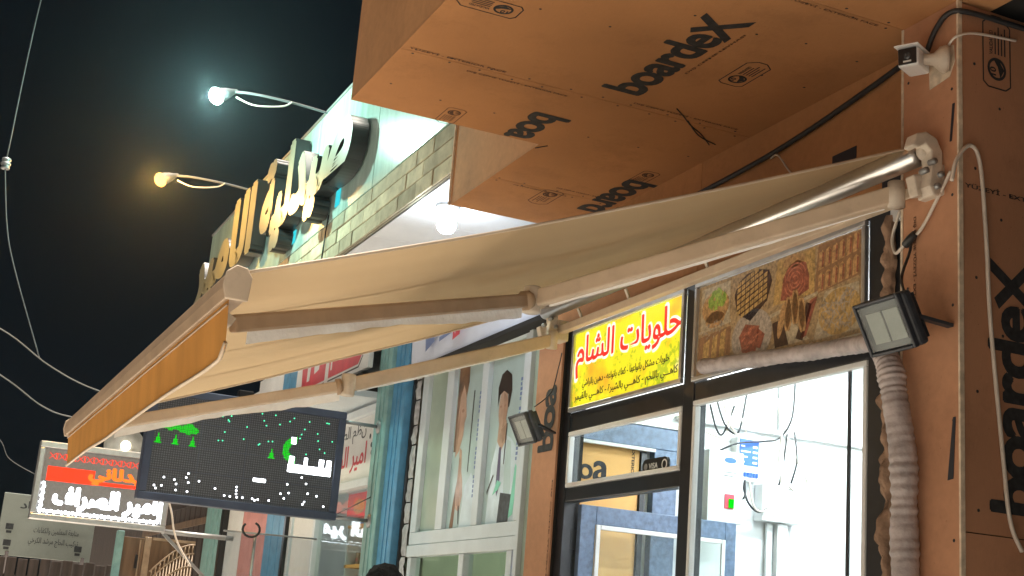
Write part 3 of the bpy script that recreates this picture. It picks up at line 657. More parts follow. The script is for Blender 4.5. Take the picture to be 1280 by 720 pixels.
# front bar with its curved face
prof = [(.03, -.045), (.035, .02), (.02, .045), (-.01, .05), (-.035, .03), (-.04, -.01), (-.03, -.045)]
prof = [(a*.88, b*.88) for a, b in prof]
MB().prism(prof[::1], (-6.92, -2.455, 2.455), EY, EZ, -3.47).build('front_bar', 'awning_brown', aw, .003)
MB().prism([(a*1.12, b*1.12) for a, b in prof], (-3.448, -2.455, 2.455), EY, EZ, .014).build('end_cap', 'awning_beige', aw, .003)
MB().prism([(a*1.12, b*1.12) for a, b in prof], (-6.922, -2.455, 2.455), EY, EZ, .014).build('end_cap', 'awning_beige', aw, .003)
def val(u, v):
    x = -3.475 - 3.42*u
    drop = .152 - (.035*max(0, 1-u/.012) if v > .9 else 0)
    return Vector((x - .02*v*(1-u), -2.47 + .012*v + .003*math.sin(u*14)*v + .005*noise.noise(Vector((u*7, v, 4)))*v, 2.420 - drop*v))
MB().grid(val, 120, 8).build('valance', 'valance_fabric', aw)
MB().tube([val(i/60, 1.0) + Vector((0, -.002, 0)) for i in range(61)], .006, 6).build('valance_hem', 'awning_beige', aw)
MB().tube([val(i/40, .13) + Vector((0, -.004, 0)) for i in range(41)], .0035, 5).build('valance_seam', 'awning_brown', aw)
# folding arms
def arm(S, E, W, m2):
    S, E, W = Vector(S), Vector(E), Vector(W)
    a = MB().bar(S, E, .038, .066).build('arm', 'awning_beige', aw, .008)
    MB().bar(E, W, .032, .052).build('forearm', m2, a, .008)
    MB().lathe([(0, -.05), (.032, -.05), (.034, -.045), (.034, .045), (.032, .05), (0, .05)], E, EZ, 14).build('elbow', 'plastic_beige', a)
    d = (E-W).normalized()
    MB().tube([E + d*-.03, E + d*-.055], .038, 10).build('collar', 'awning_brown', a)
    MB().bar(W, Vector((W.x, -2.44, 2.43)), .05, .03).build('bar_clamp', 'plastic_beige', a, .004)
    MB().lathe([(0, -.045), (.03, -.045), (.03, .045), (0, .045)], S, EZ, 12).build('shoulder', 'plastic_beige', a)
    # protective film still clinging along the lower edges
    for P, Q, s0, wd in ((S, E, 1, .022), (E, W, 2, .036)):
        dd = (Q-P); side = dd.normalized().cross(EZ).normalized()
        def ff(u, v, P=P, dd=dd, wd=wd, s0=s0, side=side):
            w_ = wd*(.75 + .5*noise.noise(Vector((u*3.2, s0*3.3, 1))) + .12*noise.noise(Vector((u*17, s0, 5))))
            return P + dd*(.03+.92*u) - EZ*(.022 + w_*v*1.2) + side*(.006*noise.noise(Vector((u*9, v, s0)))*v + .012)
        MB().grid(ff, 60, 3).build('plastic_film', 'film', a)
arm((-3.56, -.22, 3.20), (-4.51, -1.137, 2.852), (-3.74, -2.40, 2.408), 'awning_brown')
arm((-6.26, -.22, 3.145), (-6.0, -1.366, 2.70), (-6.2, -2.40, 2.395), 'awning_beige')
# end brackets
def bracket(x, s=1):
    P = [(.035, -.10), (.06, -.10), (.075, -.02), (.075, .06), (.05, .105), (.005, .12), (-.035, .105), (-.05, .06), (-.03, .055), (.0, .075), (.025, .055), (.03, .0), (.02, -.07)]
    b = MB().prism(P, (x+.055, -.235, 3.26), EY, EZ, .055).build('end_bracket', 'plastic_beige', aw, .006)
    MB().bar((x-.05, -.135, 3.225), (x+.05, -.135, 3.225), .09, .11).bar((x-.015, -.15, 3.225), (x-.015, -.235, 3.20), .045, .075).build('shoulder_block', 'plastic_beige', b, .006)
    k = MB()
    for dy, dz in ((-.205, 3.275), (-.24, 3.235), (-.19, 3.19), (-.175, 3.235)): k.tube([(x+.04, dy, dz), (x+.07, dy, dz)], .011, 7)
    k.build('bolt', 'grey_metal', b)
    MB().lathe([(0, 0), (.03, 0), (.03, .02), (.02, .03), (0, .03)], (x+.0, -.2, 3.325), EX, 14).build('tube_cap', 'plastic_beige', b)
bracket(-3.45); bracket(-6.38)
MB().box(-3.80, -3.74, -.05, -.031, 3.195, 3.25).build('corner_clip', 'bead_white', shop, .004)
k = MB()
for x in (-6.1, -5.6, -4.9, -4.2): k.bar((x, -.135, 3.25), (x+.02, -.17, 3.29), .012, .012)
k.build('tube_support', 'plastic_beige', aw)

# ================================================================== FLOODLIGHTS, CAMERA, CABLES, DUCT ON THE NEAR FRONT
def flood(c, wall, label, k_=.8):
    c = Vector(c); t = thing('floodlight', c, label, 'floodlight', 'switched-off floodlights on the shop front')
    tilt = Matrix.Translation(c) @ Matrix.Rotation(R(27), 4, 'X') @ Matrix.Scale(k_, 4)
    MB().box(-.15, .15, -.02, .03, -.115, .115, tilt).build('housing', 'flood_body', t, .012)
    k = MB()
    for a in (-.14, .125): k.box(a, a+.015, -.045, -.0202, -.115, .115, tilt)
    for a in (-.115, .10): k.box(-.1245, .1245, -.045, -.0202, a, a+.015, tilt)
    k.build('bezel', 'flood_body', t, .004)
    for s in (-1, 1):
        l = MB().box(s*.052-.046, s*.052+.046, -.026, -.0205, -.068, .062, tilt).build('led_panel', 'flood_led', t)
    MB().box(-.118, .118, -.04, -.037, -.095, .095, tilt).build('front_glass', 'glass', t)
    k = MB()
    for i in range(9): k.box(-.13+.0305*i, -.122+.0305*i, .0302, .062, -.095, .095, tilt)
    k.build('cooling_fins', 'flood_body', t)
    w_ = Vector(wall)
    MB().bar(c + Vector((.10, .02, .01)), w_, .03, .012).bar(w_ + Vector((0, -.006, -.03)), w_ + Vector((0, -.006, .03)), .05, .008).build('bracket', 'flood_body', t, .002)
    return t
flood((-3.475, -.31, 2.712), (-3.365, -.156, 2.71), 'larger black floodlight beside the pastry picture, in front of a white hose')
flood((-6.50, -.22, 2.71), (-6.48, -.066, 2.70), 'smaller black floodlight on the orange pier left of the yellow sign', .74)
tag(MB().tube(curve_pts([(-3.47, -.26, 2.83), (-3.53, -.22, 2.90), (-3.55, -.17, 3.0), (-3.55, -.165, 3.03)]), .005, 6).build('power_cord', 'cable_black'), 'short black cord above the floodlight near the pilaster', 'cord')
tag(MB().tube(curve_pts([(-6.46, -.20, 2.82), (-6.50, -.09, 2.92), (-6.45, -.08, 3.05), (-6.40, -.09, 3.12)]), .003, 6).build('power_cord', 'cable_black'), 'thin cord rising from the floodlight on the left pier', 'cord')
tag(MB().tube(curve_pts([(-3.66, -.12, 3.19), (-3.70, -.12, 3.10), (-3.66, -.14, 3.03), (-3.58, -.17, 3.03), (-3.50, -.165, 3.07), (-3.42, -.163, 3.16), (-3.355, -.163, 3.24)], 8), .006, 7).build('power_cord', 'cable_white'), 'pale cord looping below the awning bracket to the pilaster edge', 'cord')
tag(MB().lathe([(0, -.03), (.014, -.03), (.016, 0), (.012, .03), (0, .03)], (-3.545, -.172, 3.045), (1, 0, .6), 8).build('cord_connector', 'cable_black'), 'black taped joint on the pale cord by the pilaster', 'connector')
tag(MB().tube(curve_pts([(-3.32, -.19, 3.19), (-3.318, -.17, 3.27), (-3.318, -.112, 3.331), (-3.318, -.07, 3.272), (-3.318, -.047, 3.01), (-3.318, -.034, 2.74), (-3.318, .009, 2.327), (-3.318, .037, 2.102), (-3.318, .085, 2.007)], 8), .007, 8).build('power_cord', 'cable_white'), 'long pale cord arching down the end wall beside the big printed letters', 'cord')
tag(MB().tube(curve_pts([(-3.322, .5, 3.83), (-3.320, .1, 3.825), (-3.318, -.12, 3.818), (-3.36, -.168, 3.815), (-3.43, -.166, 3.775), (-3.47, -.17, 3.70)], 6), .010, 8).build('black_conduit', 'cable_black'), 'black conduit bending round the pilaster top to the security camera', 'conduit')
tag(MB().tube(curve_pts([(-3.60, -.13, 3.66), (-3.70, -.02, 3.82), (-3.95, -.02, 3.79), (-4.3, -.02, 3.745), (-4.65, -.02, 3.715), (-5.1, -.02, 3.70), (-5.7, -.02, 3.69)], 6), .012, 8).build('black_conduit', 'cable_black'), 'thick black cable slanting along the wall above the awning', 'cable')
tag(MB().tube(curve_pts([(-4.62, -.018, 3.70), (-4.55, -.03, 3.69), (-4.47, -.03, 3.60), (-4.42, -.03, 3.55)], 6), .004, 6).build('power_cord', 'cable_white'), 'thin pale cord dropping behind the awning from the black cable', 'cord')
tag(MB().tube(curve_pts([(-3.36, -.165, 3.70), (-3.325, -.16, 3.72), (-3.322, -.08, 3.75), (-3.322, .1, 3.77)], 6), .005, 6).build('power_cord', 'cable_white'), 'pale cord running behind the security camera round the corner', 'cord')
# security camera
sc_ = thing('security_camera', (-3.38, -.15, 3.65), 'white bullet security camera with black face under the canopy', 'camera')
ax = Vector((.50, -.86, -.08)).normalized(); sd2 = ax.cross(EZ).normalized(); u2 = sd2.cross(ax)
c0 = Vector((-3.455, -.235, 3.655))
mx = Matrix((( sd2.x, ax.x, u2.x, c0.x), (sd2.y, ax.y, u2.y, c0.y), (sd2.z, ax.z, u2.z, c0.z), (0, 0, 0, 1)))
MB().box(-.037, .037, -.06, .06, -.034, .034, mx).build('housing', 'white_box', sc_, .010)
fc = MB().box(-.032, .032, .0605, .066, -.029, .029, mx).build('face', 'rubber_black', sc_, .008)
MB().lathe([(0, .068), (.012, .068), (.014, .062)], c0, ax, 12).build('lens', 'flood_glass_edge', fc)
MB().box(-.014, .014, .0662, .067, -.022, -.016, mx).build('maker_mark', 'grey_box', fc)
MB().box(-.043, .043, -.065, .078, .0345, .040, mx).build('sun_hood', 'white_box', sc_, .003)
MB().lathe([(.0, 0), (.045, 0), (.05, .012), (.042, .03), (.022, .05), (.016, .085)], (-3.375, -.152, 3.655), Vector((-.55, -.8, 0)), 16).build('mount', 'plastic_beige', sc_)
MB().prism([(-.07, -.075), (.03, -.06), (.055, -.01), (.05, .05), (-.02, .07), (-.075, .03)], (-3.40, -.1525, 3.65), EX, EZ, .002).build('sealant_patch', 'gypsum', sc_)
# corrugated hose
dp = curve_pts([(-5.02, -.075, 2.838), (-4.85, -.085, 2.822), (-4.55, -.09, 2.797), (-4.2, -.095, 2.768), (-3.92, -.12, 2.742), (-3.70, -.19, 2.70), (-3.60, -.215, 2.61), (-3.565, -.215, 2.48), (-3.535, -.205, 2.28), (-3.535, -.2, 2.05), (-3.525, -.2, 1.8), (-3.525, -.2, 1.4), (-3.53, -.2, .9), (-3.52, -.2, .16)], 40)
rr = [(.032 + .0011*math.sin(i*1.05) + .005*noise.noise(Vector((i*.045, 0, 0))) + .003*noise.noise(Vector((i*.3, 2, 0)))) * (1.0 + .38*min(1, max(0, (i-190)/40))) * (.62 if i < 8 else 1) for i in range(len(dp))]
tag(MB().tube(dp, rr, 14).build('drain_hose', 'duct'), 'grey-white corrugated hose under the pastry picture and down the pilaster', 'hose')

# ================================================================== PHARMACY NEXT DOOR
ph = thing('pharmacy', (-8, .1, .16), 'pharmacy with white framed glass front and doctor posters', 'building')
PY = .10
B(-13.3, -6.58, .16, .5, 3.45, 5.2).build('upper_wall', 'shop_white', ph)
B(-9.05, -6.76, 2.6, 2.7, .16, 3.45).build('inner_wall', 'pale_wall', ph); B(-9.05, -8.98, .2, 2.6, .16, 3.45).build('inner_wall', 'pale_wall', ph); B(-6.81, -6.755, .2, 2.6, .16, 3.45).build('inner_wall', 'pale_wall', ph)
B(-9.0, -6.8, .17, 2.6, 3.42, 3.449).build('ceiling', 'shop_white', ph); B(-9.0, -6.8, .17, 2.6, .161, .2).build('floor', 'paving', ph)
def fr_(x0, x1, z0, z1, y0=PY-.02, y1=PY+.05): return B(x0, x1, y0, y1, z0, z1).build('window_frame', 'white_alu', ph, .004)
for x0, x1 in ((-8.98, -8.87), (-8.51, -8.39), (-7.895, -7.80), (-7.26, -7.185)): fr_(x0, x1, 2.292, 3.40)
fr_(-7.15, -7.10, .2, 3.40, PY-.05, PY+.03)
fr_(-8.98, -7.152, 2.205, 2.29); fr_(-8.98, -7.152, 2.125, 2.202, PY-.03); fr_(-8.98, -7.152, 3.402, 3.46)
for x0, x1 in ((-8.97, -8.9), (-8.04, -7.96), (-7.31, -7.235)): fr_(x0, x1, .2, 2.123)
B(-7.105, -6.76, PY-.02, PY+.05, .2, 3.45).build('side_panel', 'poster_green', ph)
pane(-8.87, -8.51, 2.292, 3.40, PY+.02, 'glass_green', ph)
B(-8.868, -8.512, PY+.012, PY+.016, 2.295, 3.398).build('frosted_film', 'poster_green', ph)
pane(-8.9, -8.04, .2, 2.12, PY+.02, 'glass_green', ph); pane(-7.96, -7.31, .2, 2.12, PY+.02, 'glass_green', ph)
# inner door frame seen through the lower panes
idf = MB().box(-8.75, -8.66, .7, .75, .2, 2.06).box(-8.66, -7.7, .7, .75, 1.96, 2.06).box(-7.79, -7.7, .7, .75, .2, 1.959).build('inner_door_frame', 'white_alu', ph, .004)
B(-8.66, -7.79, .715, .72, .2, 1.96).build('pane', 'glass_green', idf)
bpn = B(-7.232, -7.155, PY, PY+.006, .2, 2.12).build('blue_panel', 'blue_label', ph)
MB().prism([(0, 0), (.05, .01), (.055, .035), (.03, .02), (0, .025)], (-7.22, PY-.0006, 1.99), EX, EZ, .0004).build('print', 'white_sign', bpn)
tube_light('tube_light', (-8.7, 1.3, 3.3), (-7.3, 1.3, 3.3), 'tube_shop', 'tube light inside the pharmacy behind the doctor posters')
# posters: printed film in the upper panes
p1 = B(-8.385, -7.90, PY+.012, PY+.016, 2.295, 3.398).build('poster', 'poster_bg', ph)
p2 = B(-7.795, -7.265, PY+.012, PY+.016, 2.295, 3.398).build('poster', 'poster_bg', ph)
o1 = Vector((-8.385, PY+.0112, 2.295)); o2 = Vector((-7.795, PY+.0112, 2.295))
# woman: hair at the left edge, cheek, hand
MB().prism([(.02, 1.10), (.19, 1.10), (.20, .95), (.16, .80), (.13, .62), (.06, .50), (.02, .5)][::-1], o1, EX, EZ, .0004).build('print', 'brown_print', p1)
MB().prism([(.07, .86), (.12, .94), (.17, .86), (.185, .78), (.20, .72), (.175, .68), (.17, .60), (.12, .50), (.06, .46), (.05, .66)][::-1], o1 - EY*.0006, EX, EZ, .0004).build('print', 'skin_print', p1)
MB().ell(.135, .765, .02, .012, o1 - EY*.0012, EX, EZ, .0004, 10).build('print', 'skin_print_dark', p1)
MB().prism([(.13, .52), (.17, .50), (.19, .36), (.22, .30), (.24, .20), (.20, .10), (.14, .12), (.12, .24), (.14, .34)][::-1], o1 - EY*.0006, EX, EZ, .0004).build('print', 'skin_print', p1)
MB().prism([(.06, 0), (.12, 0), (.14, .22), (.13, .30), (.10, .2)], o1 - EY*.0004, EX, EZ, .0004).build('print', 'brown_print', p1)
MB().prism([(.18, .14), (.20, .14), (.215, .02), (.205, .02)][::-1], o1 - EY*.0014, EX, EZ, .0004).prism([(.30, .88), (.315, .88), (.30, .35), (.29, .35)][::-1], o1 - EY*.0006, EX, EZ, .0004).build('print', 'hair_print', p1)
MB().prism([(.05, .66), (.09, .80), (.10, .70), (.085, .56), (.06, .48)][::-1], o1 - EY*.0010, EX, EZ, .0004).prism([(.14, .46), (.16, .44), (.17, .30), (.20, .14), (.15, .14), (.13, .26)][::-1], o1 - EY*.0010, EX, EZ, .0004).build('print', 'skin_mid', p1)
MB().prism([(.22, .0), (.42, .0), (.46, .22), (.36, .34), (.27, .26)], o1 - EY*.0003, EX, EZ, .0003).build('print', 'coat_print', p1)
# doctor
MB().prism([(.205, .80), (.262, .76), (.268, .66), (.24, .59), (.212, .58), (.222, .66)][::-1], o2 - EY*.0016, EX, EZ, .0004).prism([(.20, .57), (.27, .60), (.28, .52), (.23, .48)][::-1], o2 - EY*.0016, EX, EZ, .0004).build('print', 'skin_mid', p2)
MB().prism([(.30, .50), (.36, .48), (.40, .20), (.36, .02), (.31, .02), (.29, .3)][::-1], o2 - EY*.0008, EX, EZ, .0004).build('print', 'poster_bg', p2)
MB().prism([(.06, 0), (.50, 0), (.52, .30), (.46, .42), (.36, .50), (.25, .54), (.15, .50), (.09, .36)], o2 - EY*.0004, EX, EZ, .0004).build('print', 'coat_print', p2)
MB().prism([(.16, .62), (.27, .62), (.29, .50), (.22, .44), (.15, .50)][::-1], o2 - EY*.0010, EX, EZ, .0004).ell(.205, .70, .068, .125, o2 - EY*.0012, EX, EZ, .0004, 18).build('print', 'skin_print', p2)
MB().prism([(.12, .72), (.11, .84), (.15, .92), (.22, .94), (.30, .90), (.32, .80), (.29, .70), (.275, .70), (.27, .78), (.20, .81), (.14, .79)][::-1], o2 - EY*.0020, EX, EZ, .0004).build('print', 'hair_print', p2)
MB().ell(.17, .715, .014, .008, o2 - EY*.0022, EX, EZ, .0004, 8).ell(.235, .715, .014, .008, o2 - EY*.0022, EX, EZ, .0004, 8).build('print', 'skin_print_dark', p2)
MB().prism([(.19, .46), (.22, .46), (.235, .22), (.205, .16), (.18, .22)][::-1], o2 - EY*.0020, EX, EZ, .0004).build('print', 'tie_print', p2)
MB().prism([(.28, .60), (.29, .60), (.28, .35), (.27, .35)][::-1], o2 - EY*.0024, EX, EZ, .0004).prism([(.05, .20), (.13, .30), (.14, .29), (.055, .18)][::-1], o2 - EY*.0024, EX, EZ, .0004).build('print', 'hair_print', p2)
MB().prism([(.14, .17), (.22, .20), (.26, .24), (.20, .26)][::-1], o2 - EY*.0022, EX, EZ, .0004).prism([(.40, .02), (.46, .04), (.50, .3), (.45, .34)], o2 - EY*.0022, EX, EZ, .0004).build('print', 'green_print', p2)
MB().prism([(.24, 0), (.40, 0), (.42, .16), (.26, .18)], o2 - EY*.0022, EX, EZ, .0004).build('print', 'dim_ink', p2)
for (o_, p_) in ((o1 + EX*.40, p1), (o2 + EX*.44, p2)):
    kk = MB()
    for i in range(24):
        if i % 6 != 5: kk.prism([(0, .18+.03*i), (.02+.018*((i*7) % 3)/2, .18+.03*i), (.02+.018*((i*7) % 3)/2, .20+.03*i), (0, .20+.03*i)], o_ - EY*.0008, EX, EZ, .0004)
    tag(kk.build('small_print', 'banner_blue', p_), kind='stuff')
# canopy in front of the upper storey: white soffit, brick band, composite sign panel
cn = thing('pharmacy_canopy', (-10, -.4, 4.05), 'pharmacy canopy with pale block band and glossy sign panel', 'canopy')
for i in range(14):
    x1 = -6.58 - .48*i; B(x1-.476, x1, -.72, .158, 4.05, 4.06).build('soffit_plank', 'white_soffit', cn)
B(-13.3, -6.58, -.70, .5, 4.062, 5.30).build('canopy_core', 'dark_void', cn)
B(-13.3, -6.6, .10, .155, 3.90, 4.048).build('blue_trim', 'blue_trim', cn)
B(-13.3, -6.575, -.735, -.71, 4.05, 4.362).build('mortar_bed', 'mortar', cn)
for r_ in range(3):
    x = -6.578 - (.14 if r_ % 2 else 0); first = True
    xs = [-6.578]
    while x > -13.28:
        x -= random.uniform(.26, .32); xs.append(max(x, -13.3))
    for a, b in zip(xs[:-1], xs[1:]):
        z0 = 4.05 + .104*r_; pz = random.uniform(-.004, .006)
        B(b+.0025, a-.0025, -.75-pz, -.736, z0+.003, z0+.100).build('brick', 'brick', cn, .003, seg=1)
xs = [-6.578, -8.0, -9.5, -11.0, -12.2, -13.3]
for a, b in zip(xs[:-1], xs[1:]): B(b+.004, a-.004, -.752, -.70, 4.366, 5.325).build('sign_panel', 'composite', cn, .004)
B(-13.3, -6.58, -.76, -.66, 5.327, 5.345).build('capping', 'grey_metal', cn)
fl = thing('fascia_lettering', (-10.4, -.752, 4.45), 'raised black-sided Arabic letters on the pharmacy fascia', 'lettering')
def raised(body, x0, wd, z0, ht, bold=.06):
    lt = MB().text(ar(body), (x0, -.765, z0), EX, EZ, width=wd, height=ht, bold=bold, th=.115, dup=False).build('raised_word', 'letter_side', fl)
    MB().text(ar(body), (x0, -.8815, z0), EX, EZ, width=wd, height=ht, bold=bold, dup=False).build('letter_face', 'letter_face', lt)
raised('صيدلية', -10.55, 2.35, 4.44, .74)
raised('الامير', -13.15, 2.25, 4.44, .74)
MB().box(-8.82, -8.72, -.758, -.754, 4.44, 4.56).box(-9.32, -9.22, -.758, -.754, 4.60, 4.70).box(-9.95, -9.85, -.758, -.754, 4.44, 4.54).build('painted_halo', 'halo_cyan', fl)  # glowing patches painted on the panel as the letters' back-lit halo
tag(MB().tube(curve_pts([(-8.95, -.757, 4.42), (-8.97, -.760, 4.30), (-8.93, -.775, 4.15), (-8.98, -.765, 4.05)]), .006, 6).build('power_cord', 'cable_black'), 'black cord hanging over the pale block band', 'cord')

# bulb lamp under the canopy
bl_ = thing('ceiling_lamp', (-7.13, -.54, 4.05), 'lit white bulb hanging under the pharmacy canopy soffit', 'lamp')
MB().lathe([(0, 0), (.075, 0), (.075, .01), (.06, .02), (.045, .032), (.022, .04), (.02, .075), (.0, .075)], (-7.13, -.54, 4.05), -EZ, 20).build('rose', 'grey_metal', bl_)
MB().lathe([(.018, .076), (.03, .085), (.052, .10), (.058, .125), (.05, .148), (.03, .165), (0, .17)], (-7.13, -.54, 4.05), -EZ, 18).build('bulb', 'bulb_white', bl_)

# street lamps on arms off the canopy roof
def street_lamp(x, z, m, label, col):
    t = thing('street_lamp', (x, -.72, z), label, 'street lamp', 'lamps on arms along the canopy roof')
    MB().tube(curve_pts([(x, -.70, z-.02), (x, -1.0, z-.0), (x, -1.3, z-.0), (x, -1.47, z-.02)], 5), .010, 8).build('arm', 'wire_dull', t)
    h = MB().lathe([(.012, -.10), (.024, -.06), (.04, -.02), (.052, .03), (.055, .05)], (x, -1.52, z-.05), Vector((0.15, -.85, -.5)), 14).build('head', 'wire_dull', t)
    MB().lathe([(.052, .048), (.062, .065), (.062, .085), (.04, .11), (0, .12)], (x, -1.52, z-.05), Vector((.15, -.85, -.5)), 14).build('lit_lens', m, h)
    MB().tube(curve_pts([(x+.01, -1.44, z-.06), (x+.01, -1.3, z-.09), (x+.01, -1.1, z-.05), (x+.01, -1.03, z+.0)], 6), .006, 6).build('lead', 'cable_white', t)
    MB().box(x-.04, x+.04, -.74, -.70, z-.04, z+.02).build('clamp', 'grey_metal', t)
    ldt = bpy.data.lights.new('lamp_glow', 'POINT'); ldt.energy = (62, 60)[col]; ldt.color = ((.62, 1, .84), (1, .50, .12))[col]; ldt.shadow_soft_size = .05
    lo = bpy.data.objects.new('lamp_glow', ldt); COL.objects.link(lo); lo.parent = t; lo.location = Vector((x+.09, -1.63, z-.13)) - Vector((x, -.72, z))
street_lamp(-9.35, 5.345, 'lamp_cool', 'cool white street lamp, the brighter and higher of the two', 0)
street_lamp(-11.55, 5.335, 'lamp_warm', 'warm yellow street lamp, the lower of the two', 1)

# banner, dark beam, stone pier and posts
bn = thing('banner', (-8, 0, 3.58), 'white and blue pharmacy banner seen under the awning', 'banner')
bp = MB().grid(lambda u, v: Vector((-6.8-2.3*u, .02+.012*math.sin(u*22+v*3), 3.445+.46*v)), 40, 4).build('cloth', 'banner', bn)
MB().prism([(0, 0), (.16, .05), (.13, .13), (-.02, .09)], (-8.75, -.012, 3.52), EX, EZ, .001).prism([(0, .0), (.35, .04), (.36, .06), (0, .03)], (-8.5, -.012, 3.55), EX, EZ, .001).build('print', 'banner_blue', bp)
MB().prism([(0, 0), (.12, .02), (.13, .10), (.09, .04), (.06, .12), (.04, .03), (0, .08)], (-8.25, -.012, 3.52), EX, EZ, .001).build('print', 'red_sign', bp)
tag(MB().box(-9.0, -6.78, -.01, .14, 3.405, 3.44).build('header_beam', 'dark_void', None, .006), 'dark beam below the pharmacy banner', 'beam')
pier = thing('stone_pier', (-9.12, .07, .16), 'grey split-stone pier between the blue post and pharmacy glass', 'pier')
B(-9.235, -8.995, .10, .18, .16, 3.46).build('mortar_core', 'mortar', pier)
z = .165
while z < 3.44:
    h = min(random.uniform(.12, .24), 3.455-z)
    for a, b in (((-9.235, -8.995),) if random.random() < .6 else ((-9.235, -9.12), (-9.115, -8.995))):
        k = MB(); n_ = 6
        k.grid(lambda u, v: Vector((a+(b-a)*u, +.068-.02*abs(noise.noise(Vector((u*4+a*9, v*4, z*7))))+.008*max(abs(2*u-1), abs(2*v-1))**6, z+(h-.008)*v)), n_, n_)
        k.build('stone', 'stone', pier)
    z += h
tag(MB().box(-9.115, -9.075, .05, .10, .16, 4.04).build('black_pipe', 'rubber_black', None, .008), 'black square downpipe beside the blue post', 'pipe')
def post(x0, x1, y0, y1, m, label, z1=4.045):
    t = thing('painted_post', ((x0+x1)/2, y0, .16), label, 'post')
    B(x0, x1, y0, y1, .16, z1).build('shaft', m, t, .006)
    wq = (x1-x0); MB().box(x0+wq*.32, x0+wq*.40, y0-.006, y0+.001, .18, z1-.02).box(x0+wq*.62, x0+wq*.70, y0-.006, y0+.001, .18, z1-.02).build('rib', m, t, .002)
    return t
post(-9.40, -9.12, .0, .15, 'blue_paint', 'blue painted post with a black pipe on its right')
post(-9.68, -9.405, -.03, .15, 'teal_paint', 'teal painted post carrying the LED display arms')

# ================================================================== SHOP WITH GLASS FRONT BEYOND THE TEAL POST
s3 = thing('glass_front_shop', (-10.7, 0, .16), 'brightly lit shop with lettered glass beyond the teal post', 'building')
B(-11.8, -9.7, 2.4, 2.5, .16, 3.6).build('inner_wall', 'shop_white', s3); B(-11.8, -11.72, .1, 2.4, .16, 3.6).build('inner_wall', 'shop_white', s3); B(-9.72, -9.69, .16, 2.4, .16, 3.6).build('inner_wall', 'shop_white', s3)
B(-11.8, -9.7, .03, 2.4, 3.5, 3.6).build('ceiling', 'shop_white', s3)
B(-11.8, -9.69, -.02, .06, 3.22, 3.28).build('window_rail', 'white_alu', s3, .004); B(-11.8, -9.69, -.03, .06, 2.66, 2.72).build('window_rail', 'white_alu', s3, .004)
B(-11.80, -11.72, -.02, .06, .16, 3.22).build('window_frame', 'white_alu', s3, .004); B(-11.06, -11.0, -.018, .055, .16, 2.66).build('window_frame', 'white_alu', s3, .004)
B(-11.72, -11.062, .0, .02, .16, 2.66).build('wall_panel', 'shop_white', s3)
fg = B(-11.71, -9.69, .02, .028, 2.722, 3.218).build('frosted_pane', 'white_sign', s3)
MB().text(ar('امير الصراف'), (-11.15, .0192, 2.80), EX, EZ, width=1.2, height=.22, bold=.02).build('lettering', 'red_sign', fg)
MB().text(ar('نظم الصوت'), (-10.9, .0192, 3.03), EX, EZ, width=.9, height=.15, bold=.01).build('lettering', 'dim_ink', fg)
for dx, dz in ((0, .0), (.05, .06), (-.05, .07), (.02, -.06), (.07, .12)): MB().ell(0, 0, .022, .022, (-9.84+dx, .0192, 2.98+dz), EX, EZ, .0005, 6).build('print', 'dim_ink', fg)
pane(-11.0, -9.7, .2, 2.655, .02, 'glass', s3)
# the rails and hanging boards over the window
tag(B(-11.8, -9.69, -.30, .0, 3.31, 3.36).build('shutter_rail', 'white_alu', None, .004), 'white rail above the lettered shop glass', 'rail')
tag(B(-11.8, -9.69, -.16, .0, 3.37, 3.50).build('shutter_box', 'dark_void', None, .006), 'dark shutter box above the white rail', 'shutter box')
tube_light('tube_light', (-10.9, 1.1, 3.42), (-9.9, 1.1, 3.42), 'tube_shop', 'tube light inside the shop with red lettered glass')
rs = thing('red_white_sign', (-10.8, -.1, 3.55), 'white sign with red printed blocks above the shutter box', 'sign')
rp = B(-11.75, -9.70, -.12, -.08, 3.54, 4.04).build('sign_face', 'white_sign', rs, .004)
def rpoly(poly, m, lay=1): MB().prism([(x, z) for x, z in poly], (0, -.1205-.0008*lay, 0), EX, EZ, .0006).build('print', m, rp)
rpoly([(-10.75, 3.60), (-9.95, 3.60), (-9.88, 3.66), (-9.88, 3.99), (-10.75, 3.99)], 'red_sign'); rpoly([(-11.55, 3.60), (-10.85, 3.60), (-10.85, 3.99), (-11.5, 3.99), (-11.58, 3.85)], 'red_sign')
rpoly([(-10.75, 3.570), (-9.93, 3.570), (-9.84, 3.65), (-9.85, 3.66), (-9.94, 3.582), (-10.75, 3.582)], 'dim_ink'); rpoly([(-11.55, 3.57), (-10.85, 3.57), (-10.85, 3.582), (-11.55, 3.582)], 'dim_ink')
rpoly([(-11.40, 3.66), (-11.32, 3.66), (-11.3, 3.8), (-11.2, 3.78), (-11.18, 3.7), (-11.05, 3.72), (-11.0, 3.94), (-11.4, 3.94)], 'white_sign', 2); rpoly([(-10.7, 3.66), (-10.66, 3.66), (-10.66, 3.9), (-10.70, 3.9)], 'white_sign', 2)
